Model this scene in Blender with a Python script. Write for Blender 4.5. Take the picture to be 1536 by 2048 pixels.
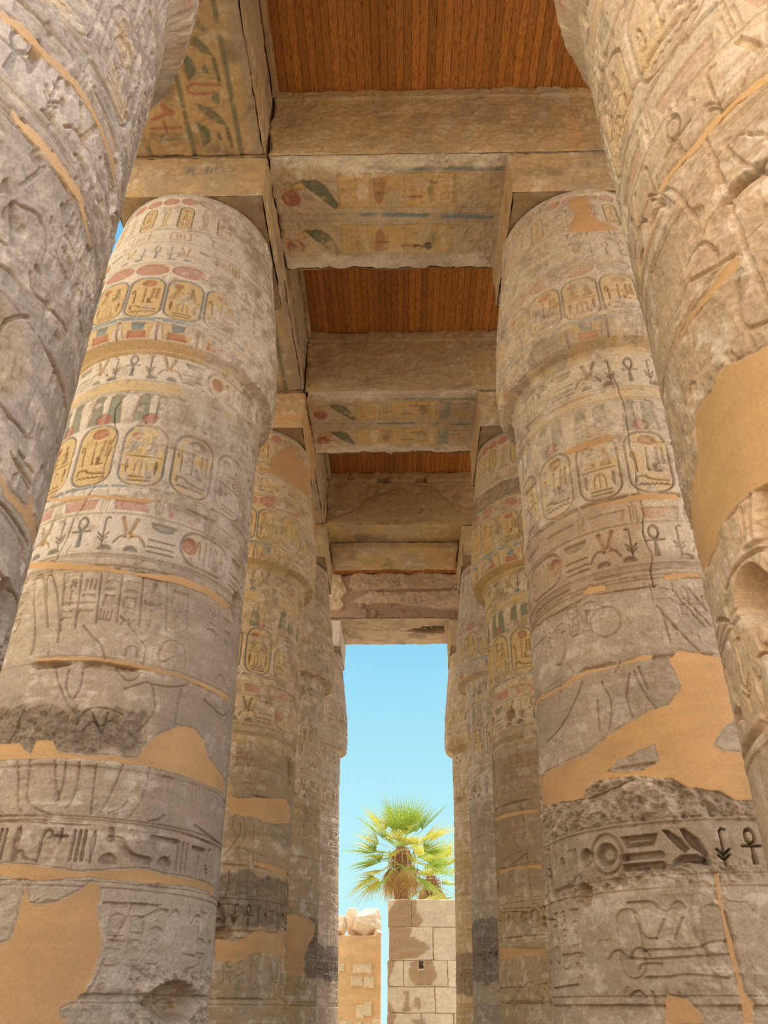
import bpy, math, random
import numpy as np
from mathutils import Matrix, Vector

Q = 0.88          # mesh density: vertices per pixel of the 1536 x 2048 frame
EXPOSURE = 0.0
SUN_ENERGY = 7.0
SUN_AZ, SUN_EL = 32.0, 68.0      # degrees from the view axis towards the right, elevation
SKY_GAIN = 1.0
SKY_HIGH, SKY_BEHIND = 0.25, 1.7    # added fill: sky brightened overhead and on the side away from the palms

# ------------------------------------------------------------------ scene, camera, light
scene = bpy.context.scene
for o in list(bpy.data.objects):
    bpy.data.objects.remove(o, do_unlink=True)
COL = scene.collection
scene.view_settings.view_transform = 'Standard'
scene.view_settings.look = 'None'
scene.view_settings.gamma = 1.0
scene.view_settings.use_curve_mapping = False
scene.view_settings.exposure = EXPOSURE
try:
    scene.cycles.max_bounces = 8
    scene.cycles.diffuse_bounces = 5
    scene.cycles.use_denoising = True
    scene.cycles.denoising_prefilter = 'FAST'       # the carved meshes are heavy, keep the denoiser light
    scene.cycles.denoising_quality = 'BALANCED'
except Exception:
    pass

FPX, PITCH, YAW, ROLL, EYE = 1570.083, 0.56325, -0.02208, 0.00468, 1.6
_fw = np.array([math.sin(YAW) * math.cos(PITCH), math.cos(YAW) * math.cos(PITCH), math.sin(PITCH)])
_r = np.array([math.cos(YAW), -math.sin(YAW), 0.0])
_u = np.cross(_r, _fw)
_r, _u = math.cos(ROLL) * _r + math.sin(ROLL) * _u, -math.sin(ROLL) * _r + math.cos(ROLL) * _u
cam_data = bpy.data.cameras.new('camera')
cam = bpy.data.objects.new('camera', cam_data)
COL.objects.link(cam)
cam_data.sensor_fit = 'HORIZONTAL'
cam_data.sensor_width = 36.0
cam_data.lens = 36.0 * FPX / 1536.0
cam_data.clip_start = 0.05
cam_data.clip_end = 500.0
cam.matrix_world = Matrix(((_r[0], _u[0], -_fw[0], 0.0), (_r[1], _u[1], -_fw[1], 0.0),
                           (_r[2], _u[2], -_fw[2], EYE), (0, 0, 0, 1)))
scene.camera = cam


def proj(x, y, z):
    """where a point lands in the 1536 x 2048 frame; only used to choose how finely to tessellate"""
    P = np.stack([x, y, np.asarray(z, float) - EYE], -1)
    d = P @ _fw
    return 768 + FPX * (P @ _r) / d, 1024 - FPX * (P @ _u) / d, d


def lin(c):
    return tuple(((v / 255.0) / 12.92) if v / 255.0 <= 0.04045 else ((v / 255.0 + 0.055) / 1.055) ** 2.4 for v in c)


world = bpy.data.worlds.new('desert_sky')
scene.world = world
world.use_nodes = True
nt = world.node_tree
nt.nodes.clear()
n_out = nt.nodes.new('ShaderNodeOutputWorld')
n_bg = nt.nodes.new('ShaderNodeBackground')
n_tc = nt.nodes.new('ShaderNodeTexCoord')
n_sep = nt.nodes.new('ShaderNodeSeparateXYZ')
n_ramp = nt.nodes.new('ShaderNodeValToRGB')
nt.links.new(n_tc.outputs['Generated'], n_sep.inputs[0])
nt.links.new(n_sep.outputs['Z'], n_ramp.inputs[0])
SKY = [(0.0, (206, 249, 252)), (0.12, (196, 246, 252)), (0.26, (173, 233, 250)), (0.40, (146, 214, 247)),
       (0.75, (112, 188, 238)), (1.0, (92, 165, 225))]
el = n_ramp.color_ramp.elements
el[0].position, el[0].color = SKY[0][0], (*lin(SKY[0][1]), 1)
el[1].position, el[1].color = SKY[-1][0], (*lin(SKY[-1][1]), 1)
for pz, c in SKY[1:-1]:
    e = el.new(pz)
    e.color = (*lin(c), 1)


def _map(sock, a, b, c, d):
    n = nt.nodes.new('ShaderNodeMapRange')
    n.interpolation_type = 'SMOOTHSTEP'
    for k, v in zip(('From Min', 'From Max', 'To Min', 'To Max'), (a, b, c, d)):
        n.inputs[k].default_value = v
    nt.links.new(sock, n.inputs['Value'])
    return n.outputs[0]


def _add(a, b, op='ADD'):
    n = nt.nodes.new('ShaderNodeMath')
    n.operation = op
    nt.links.new(a, n.inputs[0])
    if isinstance(b, float):
        n.inputs[1].default_value = b
    else:
        nt.links.new(b, n.inputs[1])
    return n.outputs[0]


sky_fill = _add(_map(n_sep.outputs['Z'], 0.6, 0.95, 0.0, SKY_HIGH), _map(n_sep.outputs['Y'], 0.25, -0.55, 0.0, SKY_BEHIND))
n_mix = nt.nodes.new('ShaderNodeMix')
n_mix.data_type = 'RGBA'
nt.links.new(_add(sky_fill, 0.5, 'MULTIPLY'), n_mix.inputs['Factor'])
nt.links.new(n_ramp.outputs[0], n_mix.inputs['A'])
# colour of the added fill light: warm on the left, cool on the right
n_warm = nt.nodes.new('ShaderNodeMix')
n_warm.data_type = 'RGBA'
n_warm.inputs['A'].default_value = (1.0, 0.83, 0.63, 1)
n_warm.inputs['B'].default_value = (0.84, 0.86, 1.0, 1)
nt.links.new(_map(n_sep.outputs['X'], -0.5, 0.35, 0.0, 1.0), n_warm.inputs['Factor'])
nt.links.new(n_warm.outputs['Result'], n_mix.inputs['B'])
nt.links.new(n_mix.outputs['Result'], n_bg.inputs['Color'])
nt.links.new(_add(_add(sky_fill, 1.0), SKY_GAIN, 'MULTIPLY'), n_bg.inputs['Strength'])
nt.links.new(n_bg.outputs[0], n_out.inputs['Surface'])

sun_data = bpy.data.lights.new('sun', 'SUN')
sun_data.energy = SUN_ENERGY
sun_data.angle = math.radians(0.6)
sun_data.color = (1.0, 0.95, 0.88)
sun = bpy.data.objects.new('sun', sun_data)
COL.objects.link(sun)
_az, _el = math.radians(SUN_AZ), math.radians(SUN_EL)
_sd = Vector((math.sin(_az) * math.cos(_el), math.cos(_az) * math.cos(_el), math.sin(_el)))
sun.rotation_euler = _sd.to_track_quat('Z', 'Y').to_euler()
sun.location = _sd * 60

# ------------------------------------------------------------------ fitted dimensions (metres)
XL, XR = -3.105, 2.829                     # axes of the two rows of columns
ROWY = [2.917, 8.417, 13.917, 19.417, 25.535]
Z_NECK, Z_CAP, Z_ABA, Z_BEAM = 8.40, 11.763, 12.722, 14.479
HA = 1.132                                 # half width of abacus and beam

# ------------------------------------------------------------------ helpers
_T = np.random.RandomState(7).rand(65536).astype(np.float32) * 2 - 1


def vnoise(x, y, z, seed=0):
    xi, yi, zi = np.floor(x), np.floor(y), np.floor(z)
    fx, fy, fz = (x - xi).astype(np.float32), (y - yi).astype(np.float32), (z - zi).astype(np.float32)
    xi, yi, zi = xi.astype(np.int64), yi.astype(np.int64), zi.astype(np.int64)
    fx, fy, fz = fx * fx * (3 - 2 * fx), fy * fy * (3 - 2 * fy), fz * fz * (3 - 2 * fz)

    def h(a, b, c):
        k = a * 73856093 ^ b * 19349663 ^ c * 83492791 ^ (seed * 2654435)
        return _T[(k ^ (k >> 13)) & 65535]
    x1, y1, z1 = xi + 1, yi + 1, zi + 1
    a = h(xi, yi, zi) * (1 - fx) + h(x1, yi, zi) * fx
    b = h(xi, y1, zi) * (1 - fx) + h(x1, y1, zi) * fx
    c = h(xi, yi, z1) * (1 - fx) + h(x1, yi, z1) * fx
    d = h(xi, y1, z1) * (1 - fx) + h(x1, y1, z1) * fx
    return (a * (1 - fy) + b * fy) * (1 - fz) + (c * (1 - fy) + d * fy) * fz


def fbm(x, y, z, f, octv=3, seed=0):
    s, a, t = 0.0, 1.0, 0.0
    for i in range(octv):
        s = s + a * vnoise(x * f, y * f, z * f, seed + i * 17)
        t += a
        a *= 0.5
        f *= 2.1
    return s / t


def sst(a, b, x):
    t = np.clip((x - a) / (b - a), 0, 1)
    return t * t * (3 - 2 * t)


def mesh_object(name, verts, quads, mat, parent=None, colors=None, smooth=True):
    me = bpy.data.meshes.new(name)
    verts = np.ascontiguousarray(verts, dtype=np.float32)
    quads = np.ascontiguousarray(quads, dtype=np.int32)
    nv, nq, k = len(verts), len(quads), quads.shape[1]
    me.vertices.add(nv)
    me.vertices.foreach_set('co', verts.ravel())
    me.loops.add(nq * k)
    me.loops.foreach_set('vertex_index', quads.ravel())
    me.polygons.add(nq)
    me.polygons.foreach_set('loop_start', np.arange(0, nq * k, k, dtype=np.int32))
    me.polygons.foreach_set('use_smooth', np.full(nq, smooth, dtype=bool))
    me.update(calc_edges=True)
    if colors is not None:
        at = me.color_attributes.new('Pigment', 'BYTE_COLOR', 'POINT')
        c4 = np.ones((nv, 4), np.float32)
        c4[:, :3] = colors
        at.data.foreach_set('color', c4.ravel())
    ob = bpy.data.objects.new(name, me)
    COL.objects.link(ob)
    if mat:
        me.materials.append(mat)
    if parent:
        ob.parent = parent
    return ob


def tag(o, label, cat=None, group=None, kind=None):
    if label:
        o['label'] = label
    if cat:
        o['category'] = cat
    if group:
        o['group'] = group
    if kind:
        o['kind'] = kind
    return o


def empty(name, loc):
    o = bpy.data.objects.new(name, None)
    COL.objects.link(o)
    o.location = loc
    o.empty_display_size = 0.3
    return o


class Geo:
    """collects separate grids / polygons, then links them as one mesh object"""

    def __init__(s):
        s.v, s.f, s.c, s.n = [], [], [], 0

    def grid(s, P, C=None):
        m, n = P.shape[:2]
        idx = np.arange(m * n).reshape(m, n) + s.n
        s.v.append(P.reshape(-1, 3))
        s.f.append(np.stack([idx[:-1, :-1], idx[:-1, 1:], idx[1:, 1:], idx[1:, :-1]], -1).reshape(-1, 4))
        s.c.append(np.ones((m * n, 3)) if C is None else C.reshape(-1, 3))
        s.n += m * n

    def build(s, name, mat, parent=None, smooth=True, origin=(0, 0, 0)):
        return mesh_object(name, np.concatenate(s.v) - np.array(origin), np.concatenate(s.f), mat, parent,
                           np.concatenate(s.c), smooth)


# ------------------------------------------------------------------ materials (all node based)
def stone_material(name, rough=0.92, grain=0.5, bump=0.35, scale=38.0):
    m = bpy.data.materials.new(name)
    m.use_nodes = True
    t = m.node_tree
    b = t.nodes['Principled BSDF']
    b.inputs['Roughness'].default_value = rough
    b.inputs['Specular IOR Level'].default_value = 0.15
    at = t.nodes.new('ShaderNodeAttribute')
    at.attribute_name = 'Pigment'
    tc = t.nodes.new('ShaderNodeTexCoord')
    no = t.nodes.new('ShaderNodeTexNoise')
    no.inputs['Scale'].default_value = scale
    no.inputs['Detail'].default_value = 5
    no.inputs['Roughness'].default_value = 0.62
    t.links.new(tc.outputs['Object'], no.inputs['Vector'])
    mr = t.nodes.new('ShaderNodeMapRange')
    mr.inputs['From Min'].default_value = 0.25
    mr.inputs['From Max'].default_value = 0.75
    mr.inputs['To Min'].default_value = 1 - 0.42 * grain
    mr.inputs['To Max'].default_value = 1 + 0.30 * grain
    t.links.new(no.outputs['Fac'], mr.inputs['Value'])
    vm = t.nodes.new('ShaderNodeVectorMath')
    vm.operation = 'SCALE'
    t.links.new(at.outputs['Color'], vm.inputs[0])
    t.links.new(mr.outputs[0], vm.inputs['Scale'])
    t.links.new(vm.outputs[0], b.inputs['Base Color'])
    bp = t.nodes.new('ShaderNodeBump')
    bp.inputs['Strength'].default_value = bump
    bp.inputs['Distance'].default_value = 0.012
    t.links.new(no.outputs['Fac'], bp.inputs['Height'])
    t.links.new(bp.outputs[0], b.inputs['Normal'])
    return m


M_STONE = stone_material('carved_sandstone', bump=.6, grain=.6, scale=44)
M_MORTAR = stone_material('tan_mortar', grain=0.3, bump=0.2, scale=48)
M_RUIN = stone_material('sunlit_sandstone', grain=0.35, bump=0.4, scale=14)


def plank_material():
    m = bpy.data.materials.new('stained_pine_boards')
    m.use_nodes = True
    t = m.node_tree
    b = t.nodes['Principled BSDF']
    b.inputs['Roughness'].default_value = 0.5
    b.inputs['Specular IOR Level'].default_value = 0.3
    tc = t.nodes.new('ShaderNodeTexCoord')
    se = t.nodes.new('ShaderNodeSeparateXYZ')
    t.links.new(tc.outputs['Object'], se.inputs[0])

    def math_(op, a, bb=None):
        n = t.nodes.new('ShaderNodeMath')
        n.operation = op
        for i, v in enumerate((a, bb)):
            if v is None:
                continue
            if isinstance(v, (int, float)):
                n.inputs[i].default_value = v
            else:
                t.links.new(v, n.inputs[i])
        return n.outputs[0]
    board = math_('FLOOR', math_('DIVIDE', se.outputs['X'], BOARD))
    wn = t.nodes.new('ShaderNodeTexWhiteNoise')
    wn.noise_dimensions = '1D'
    t.links.new(board, wn.inputs['W'])
    cb = t.nodes.new('ShaderNodeCombineXYZ')                 # grain coordinates: stretched along the board, shifted per board
    t.links.new(math_('ADD', math_('MULTIPLY', se.outputs['X'], 9.0), math_('MULTIPLY', wn.outputs['Value'], 37.0)), cb.inputs['X'])
    t.links.new(math_('ADD', math_('MULTIPLY', se.outputs['Y'], 0.85), math_('MULTIPLY', wn.outputs['Value'], 91.0)), cb.inputs['Y'])
    no = t.nodes.new('ShaderNodeTexNoise')
    no.inputs['Scale'].default_value = 1.25
    no.inputs['Detail'].default_value = 2.0
    t.links.new(cb.outputs[0], no.inputs['Vector'])
    rings = math_('FRACT', math_('MULTIPLY', no.outputs['Fac'], 10.0))
    ramp = t.nodes.new('ShaderNodeValToRGB')
    e = ramp.color_ramp.elements
    e[0].position, e[0].color = 0.0, (*lin((186, 122, 58)), 1)
    e[1].position, e[1].color = 1.0, (*lin((130, 78, 34)), 1)
    k = e.new(0.62)
    k.color = (*lin((178, 114, 52)), 1)
    t.links.new(rings, ramp.inputs[0])
    tint = t.nodes.new('ShaderNodeMapRange')
    tint.inputs['To Min'].default_value = 0.74
    tint.inputs['To Max'].default_value = 1.1
    t.links.new(wn.outputs['Value'], tint.inputs['Value'])
    sc = t.nodes.new('ShaderNodeVectorMath')
    sc.operation = 'SCALE'
    t.links.new(ramp.outputs[0], sc.inputs[0])
    t.links.new(tint.outputs[0], sc.inputs['Scale'])
    t.links.new(sc.outputs[0], b.inputs['Base Color'])
    return m


BOARD = 0.128
M_PLANK = plank_material()


def plain_material(name, rgb, rough=0.8, nscale=6.0, amount=0.35, translucent=0.0):
    m = bpy.data.materials.new(name)
    m.use_nodes = True
    t = m.node_tree
    b = t.nodes['Principled BSDF']
    b.inputs['Roughness'].default_value = rough
    b.inputs['Specular IOR Level'].default_value = 0.25
    tc = t.nodes.new('ShaderNodeTexCoord')
    no = t.nodes.new('ShaderNodeTexNoise')
    no.inputs['Scale'].default_value = nscale
    no.inputs['Detail'].default_value = 4
    t.links.new(tc.outputs['Object'], no.inputs['Vector'])
    ramp = t.nodes.new('ShaderNodeValToRGB')
    c = np.array(lin(rgb))
    ramp.color_ramp.elements[0].position = 0.3
    ramp.color_ramp.elements[0].color = (*(c * (1 - amount)), 1)
    ramp.color_ramp.elements[1].position = 0.7
    ramp.color_ramp.elements[1].color = (*np.clip(c * (1 + amount * 0.6), 0, 1), 1)
    t.links.new(no.outputs['Fac'], ramp.inputs[0])
    t.links.new(ramp.outputs[0], b.inputs['Base Color'])
    if translucent:
        tr = t.nodes.new('ShaderNodeBsdfTranslucent')
        t.links.new(ramp.outputs[0], tr.inputs['Color'])
        mx = t.nodes.new('ShaderNodeMixShader')
        mx.inputs[0].default_value = translucent
        t.links.new(b.outputs[0], mx.inputs[1])
        t.links.new(tr.outputs[0], mx.inputs[2])
        t.links.new(mx.outputs[0], t.nodes['Material Output'].inputs['Surface'])
    return m


# pigments and stone tints (linear)
C_CREAM, C_TAN, C_GREY, C_DARK = (np.array(lin(c)) for c in ((222, 202, 178), (190, 164, 136), (168, 148, 128), (112, 95, 80)))
C_MORTAR, C_YEL, C_RED, C_BLUE, C_GREEN, C_BLACK = (np.array(lin(c)) for c in (
    (204, 156, 106), (208, 168, 102), (184, 120, 96), (104, 128, 138), (112, 116, 92), (70, 58, 48)))
C_OCHRE = np.array(lin((192, 158, 112)))

# ------------------------------------------------------------------ relief canvas
class Canvas:
    """a carved and painted surface: height H and pigment C on a (v, u) grid measured in metres"""

    def __init__(s, u, v, stone=C_TAN):
        s.u, s.v = np.asarray(u, np.float32), np.asarray(v, np.float32)
        s.H = np.zeros((len(v), len(u)), np.float32)
        s.C = np.tile(np.asarray(stone, np.float32), (len(v), len(u), 1))
        s.keep = np.ones_like(s.H)          # how much pigment survives (0..1)
        s.crisp = np.ones_like(s.H)         # how much carving survives (0..1)
        s.lab = np.zeros(s.H.shape, np.uint8)
        s.umin, s.umax = s.u[0], s.u[-1]
        s.paint = 1.0
        s.carve = 1.0

    def win(s, u0, u1, v0, v1):
        if u1 < s.umin or u0 > s.umax or v1 < s.v[0] or v0 > s.v[-1]:
            return None
        i0, i1 = np.searchsorted(s.v, (v0, v1))
        j0, j1 = np.searchsorted(s.u, (u0, u1))
        if i1 - i0 < 1 or j1 - j0 < 1:
            return None
        w = (slice(i0, i1), slice(j0, j1))
        return w, s.u[None, j0:j1], s.v[i0:i1, None]

    def spacing(s, w):
        a, b = s.u[w[1]], s.v[w[0]]
        return max(0.0045, 0.9 * (a[-1] - a[0]) / max(1, len(a) - 1), 0.6 * (b[-1] - b[0]) / max(1, len(b) - 1))

    def apply(s, w, d, depth, color, alpha, bulge):
        """d: signed distance, negative inside"""
        e = s.spacing(w)
        m = 1 - sst(-e, e, d)
        if depth:
            h = m * depth
            if bulge:
                h = h * (1 - bulge * sst(0.006, 0.006 + 0.05, -d))
            s.H[w] -= (h * s.crisp[w] * s.carve).astype(np.float32)
        if color is not None:
            a = (m * s.keep[w] * alpha * s.paint)[..., None]
            s.C[w] = s.C[w] * (1 - a) + np.asarray(color, np.float32) * a

    @staticmethod
    def segd(U, V, pts, closed=False):
        d = None
        n = len(pts)
        for i in range(n if closed else n - 1):
            (x0, y0), (x1, y1) = pts[i], pts[(i + 1) % n]
            dx, dy = x1 - x0, y1 - y0
            l2 = dx * dx + dy * dy + 1e-12
            t = np.clip(((U - x0) * dx + (V - y0) * dy) / l2, 0, 1)
            q = (U - x0 - t * dx) ** 2 + (V - y0 - t * dy) ** 2
            d = q if d is None else np.minimum(d, q)
        return np.sqrt(d)

    @staticmethod
    def inside(U, V, pts):
        ins = np.zeros(np.broadcast(U, V).shape, bool)
        n = len(pts)
        for i in range(n):
            (x0, y0), (x1, y1) = pts[i], pts[(i + 1) % n]
            if y0 == y1:
                continue
            c = ((V >= y0) != (V >= y1)) & (U < (x1 - x0) * (V - y0) / (y1 - y0) + x0)
            ins ^= c
        return ins

    def line(s, pts, width, depth=0.01, color=None, alpha=0.9, closed=False):
        xs, ys = [p[0] for p in pts], [p[1] for p in pts]
        p = width + 0.015
        r = s.win(min(xs) - p, max(xs) + p, min(ys) - p, max(ys) + p)
        if r is None:
            return
        w, U, V = r
        s.apply(w, s.segd(U, V, pts, closed) - width / 2, depth, color, alpha, 0)

    def poly(s, pts, depth=0.012, color=None, alpha=0.9, bulge=0.6):
        xs, ys = [p[0] for p in pts], [p[1] for p in pts]
        p = 0.015
        r = s.win(min(xs) - p, max(xs) + p, min(ys) - p, max(ys) + p)
        if r is None:
            return
        w, U, V = r
        d = s.segd(U, V, pts, True)
        s.apply(w, np.where(s.inside(U, V, pts), -d, d), depth, color, alpha, bulge)

    def ell(s, x, y, rx, ry, depth=0.012, color=None, alpha=0.9, bulge=0.6, ring=0):
        p = 0.02 + ring
        r = s.win(x - rx - p, x + rx + p, y - ry - p, y + ry + p)
        if r is None:
            return
        w, U, V = r
        k = np.sqrt(((U - x) / rx) ** 2 + ((V - y) / ry) ** 2)
        d = (k - 1) * min(rx, ry)
        if ring:
            d = np.abs(d) - ring / 2
        s.apply(w, d, depth, color, alpha, bulge)

    def rrect(s, x, y, hw, hh, rad, depth=0.0, color=None, alpha=0.9, bulge=0.0, ring=0):
        p = 0.02 + ring
        r = s.win(x - hw - p, x + hw + p, y - hh - p, y + hh + p)
        if r is None:
            return
        w, U, V = r
        qx, qy = np.abs(U - x) - hw + rad, np.abs(V - y) - hh + rad
        d = np.minimum(np.maximum(qx, qy), 0) + np.sqrt(np.maximum(qx, 0) ** 2 + np.maximum(qy, 0) ** 2) - rad
        if ring:
            d = np.abs(d) - ring / 2
        s.apply(w, d, depth, color, alpha, bulge)

    def band(s, v0, v1, color=None, alpha=0.8, depth=0.0, u0=-99, u1=99):
        r = s.win(max(u0, s.umin), min(u1, s.umax) + 1e-3, v0 - 0.02, v1 + 0.02)
        if r is None:
            return
        w, U, V = r
        d = np.abs(V - (v0 + v1) / 2) - (v1 - v0) / 2 + 0 * U
        if u0 > -50 or u1 < 50:
            d = np.maximum(d, np.maximum(u0 - U, U - u1))
        s.apply(w, d, depth, color, alpha, 0)


def _arc(cx, cy, rx, ry, a0, a1, n=10):
    return [(cx + rx * math.cos(math.radians(a0 + (a1 - a0) * i / n)), cy + ry * math.sin(math.radians(a0 + (a1 - a0) * i / n))) for i in range(n + 1)]


# hieroglyphs in a unit box: L stroke (width, points), P filled outline, E filled ellipse, R ring
GLYPH = {
    'ankh': [('R', .5, .76, .2, .2, .075), ('L', .08, [(.1, .5), (.9, .5)]), ('P', [(.45, .47), (.55, .47), (.61, .0), (.39, .0)])],
    'sedge': [('L', .07, [(.45, .0), (.45, .9), (.56, .97), (.72, .93)]), ('L', .05, [(.15, .42), (.45, .26), (.75, .42)]), ('L', .05, [(.2, .27), (.45, .14), (.7, .27)])],
    'loaf': [('P', _arc(.5, .05, .5, .95, 0, 180))],
    'basket': [('P', _arc(.5, 1, .5, .95, 180, 360))],
    'bee': [('P', [(.30, .45), (.12, .95), (.22, 1.0), (.40, .5)]), ('P', [(.42, .45), (.55, .96), (.68, .94), (.52, .45)]),
            ('E', .42, .36, .15, .12), ('L', .06, [(.5, .36), (.72, .34), (.86, .22), (.95, .04)]), ('L', .05, [(.3, .34), (.14, .26), (.02, .06)])],
    'water': [('L', .2, [(i / 12, .35 + .35 * (i % 2)) for i in range(13)])],
    'bar': [('L', .5, [(.02, .5), (.98, .5)])],
    'bigbee': [('P', [(0, 1), (.14, .98), (.42, .72), (.58, .46), (.46, .36), (.26, .58)]), ('P', [(.44, 1), (.54, 1), (.84, .7), (1, .3), (.96, .12), (.84, .34), (.64, .5), (.52, .72)]),
               ('P', [(.08, 0), (.16, .16), (.36, .30), (.70, .30), (.94, .2), (1, .0), (.8, .08), (.5, .12), (.3, .06)])],
    'crook': [('L', .10, [(.55, 0), (.5, .7), (.42, .86), (.28, .93), (.12, .86), (.1, .72), (.2, .68)])],
    'sceptre': [('L', .09, [(.45, .1), (.5, .85), (.4, .98), (.62, .95)]), ('P', [(.25, 0), (.75, 0), (.55, .14)])],
    'figure': [('P', [(.1, 0), (.92, 0), (.9, .2), (.66, .28), (.7, .44), (.6, .72), (.4, .74), (.22, .4)]), ('E', .52, .86, .17, .13), ('L', .05, [(.66, .6), (.92, .52)])],
    'feathers': [('P', [(.02, 0), (.14, .9), (.3, 1), (.46, .93), (.4, .82), (.44, 0)]), ('P', [(.56, 0), (.6, .9), (.76, 1), (.97, .92), (.88, .82), (.98, 0)])],
    'bird': [('P', [(.02, .02), (.3, .28), (.32, .62), (.5, .82), (.48, .95), (.62, 1), (.75, .92), (.92, .88), (.76, .8), (.76, .5), (.62, .28), (.4, .2)]), ('L', .05, [(.5, .28), (.5, .02), (.66, .02)]), ('L', .05, [(.62, .28), (.64, .02), (.82, .02)])],
    'reed': [('P', [(.4, 0), (.35, .3), (.2, .5), (.35, .95), (.55, 1), (.75, .8), (.75, .45), (.58, .3), (.58, 0)])],
    'mouth': [('P', [(0, .5), (.25, .78), (.5, .86), (.75, .78), (1, .5), (.75, .25), (.5, .16), (.25, .25)])],
    'viper': [('L', .2, [(0, .75), (.25, .7), (.4, .45), (.6, .3), (1, .25)]), ('L', .12, [(.05, .75), (0, 1)])],
    'house': [('L', .14, [(.3, .1), (.05, .1), (.05, .9), (.95, .9), (.95, .1), (.7, .1)])],
    'stool': [('R4', .5, .5, .42, .42, .12)],
    'strokes': [('L', .16, [(.15, .05), (.15, .95)]), ('L', .16, [(.5, .05), (.5, .95)]), ('L', .16, [(.85, .05), (.85, .95)])],
    'sun': [('E', .5, .5, .48, .48)],
    'ringsun': [('R', .5, .5, .45, .45, .1), ('E', .5, .5, .16, .16)],
    'eye': [('R', .5, .55, .48, .25, .1), ('E', .5, .55, .15, .2), ('L', .08, [(.4, .3), (.3, .0)])],
    'arm': [('L', .22, [(0, .75), (.2, .4), (.95, .4), (.98, .7)])],
    'leg': [('P', [(.3, 1), (.6, 1), (.58, .25), (.95, .16), (.95, 0), (.3, 0)])],
    'flag': [('L', .12, [(.2, 0), (.2, 1)]), ('P', [(.2, 1), (.95, .95), (.95, .7), (.2, .65)])],
    'twist': [('R', .5, .8, .22, .17, .08), ('R', .5, .5, .22, .15, .08), ('L', .08, [(.35, .36), (.2, 0)]), ('L', .08, [(.65, .36), (.8, 0)])],
    'adze': [('L', .13, [(.02, .05), (.02, .5), (.3, .5), (.38, .25), (.62, .1), (1, .04)])],
    'door': [('L', .07, [(.12, 0), (.12, .62), (.3, .9), (.5, 1), (.7, .9), (.88, .62), (.88, 0)]), ('L', .08, [(.5, 0), (.5, .9)])],
    'board': [('L', .14, [(0, .55), (1, .55)])],
    'cross': [('L', .16, [(.1, .5), (.9, .5)]), ('L', .16, [(.5, .05), (.5, .95)])],
    'snake': [('P', [(.3, .1), (.25, .6), (.35, .9), (.6, 1), (.8, .82), (.75, .55), (.62, .4), (.66, .12), (.9, .1), (.9, 0), (.1, 0)])],
    'hatch': [('L', .09, [(.1, .9), (.1, .1), (.9, .1), (.9, .9)]), ('L', .09, [(.36, .75), (.36, .1)]), ('L', .09, [(.63, .75), (.63, .1)])],
}
TEXT = ['bird', 'reed', 'mouth', 'viper', 'house', 'stool', 'strokes', 'sun', 'eye', 'arm', 'leg', 'flag', 'twist', 'water', 'figure', 'loaf', 'basket', 'sceptre', 'bar', 'snake', 'hatch']
FLATG = {'mouth', 'viper', 'water', 'eye', 'arm', 'bar', 'loaf', 'basket', 'board'}


def glyph(cv, name, x, y, w, h, depth=0.012, color=None, alpha=0.9, bulge=0.6, flip=False):
    """x, y: centre of the box"""
    m = min(w, h)
    sx = -1 if flip else 1
    X = lambda a: x + sx * (a - .5) * w
    Y = lambda b: y + (b - .5) * h
    for p in GLYPH[name]:
        k = p[0]
        if k == 'L':
            cv.line([(X(a), Y(b)) for a, b in p[2]], max(0.012, p[1] * m), depth, color, alpha)
        elif k == 'P':
            cv.poly([(X(a), Y(b)) for a, b in p[1]], depth, color, alpha, bulge)
        elif k == 'E':
            cv.ell(X(p[1]), Y(p[2]), p[3] * w, p[4] * h, depth, color, alpha, bulge)
        elif k == 'R':
            cv.ell(X(p[1]), Y(p[2]), p[3] * w, p[4] * h, depth, color, alpha, 0, max(0.012, p[5] * m))
        elif k == 'R4':
            cv.rrect(X(p[1]), Y(p[2]), p[3] * w, p[4] * h, 0.01, depth, color, alpha, 0, max(0.012, p[5] * m))


def cartouche(cv, x, y, w, h, kind, depth, rnd, fill=C_YEL, ink=C_BLACK, disc=C_RED, rim=C_BLUE, fa=0.85):
    """upright name ring, two different names alternate"""
    hw, hh = w / 2, h / 2
    cv.rrect(x, y, hw * 1.0, hh, hw * 0.8, 0.004, fill, fa)
    cv.rrect(x, y, hw, hh, hw * 0.8, depth * 0.9, rim, 0.7, 0, 0.022)
    cv.line([(x - hw * 1.05, y - hh - .03), (x + hw * 1.05, y - hh - .03)], 0.03, depth * 0.7, rim, 0.7)
    g = lambda n, a, b, c, d, col=ink, al=.55, fl=False: glyph(cv, n, x + a * w, y + b * h, c * w, d * h, depth, col, al, .5, fl)
    if kind == 0:
        cv.ell(x + .05 * w, y + .36 * h, .21 * w, .085 * h, depth * 1.2, disc, .8, .5)
        g('crook', -.30, .03, .22, .36)
        g('sceptre', -.02, .04, .2, .38, C_OCHRE, .5)
        g('feathers', .27, .10, .26, .28, C_OCHRE, .5)
        g('leg', .14, -.1, .3, .12)
        g('adze', 0, -.23, .72, .17)
        g('water', .02, -.37, .70, .07)
    else:
        cv.ell(x - .2 * w, y + .33 * h, .14 * w, .06 * h, depth * 1.2, disc, .8, .5)
        g('figure', -.2, .16, .34, .26, C_OCHRE, .6)
        g('figure', .2, .18, .34, .3, C_GREEN, .5, True)
        g('board', 0, -.02, .8, .07)
        g('door', 0, -.2, .36, .24, C_CREAM, .8)
        g('reed', -.33, -.19, .16, .22)
        g('reed', .33, -.19, .16, .22)
        g('bar', 0, -.36, .5, .045)
        g('bar', 0, -.42, .5, .045)


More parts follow.
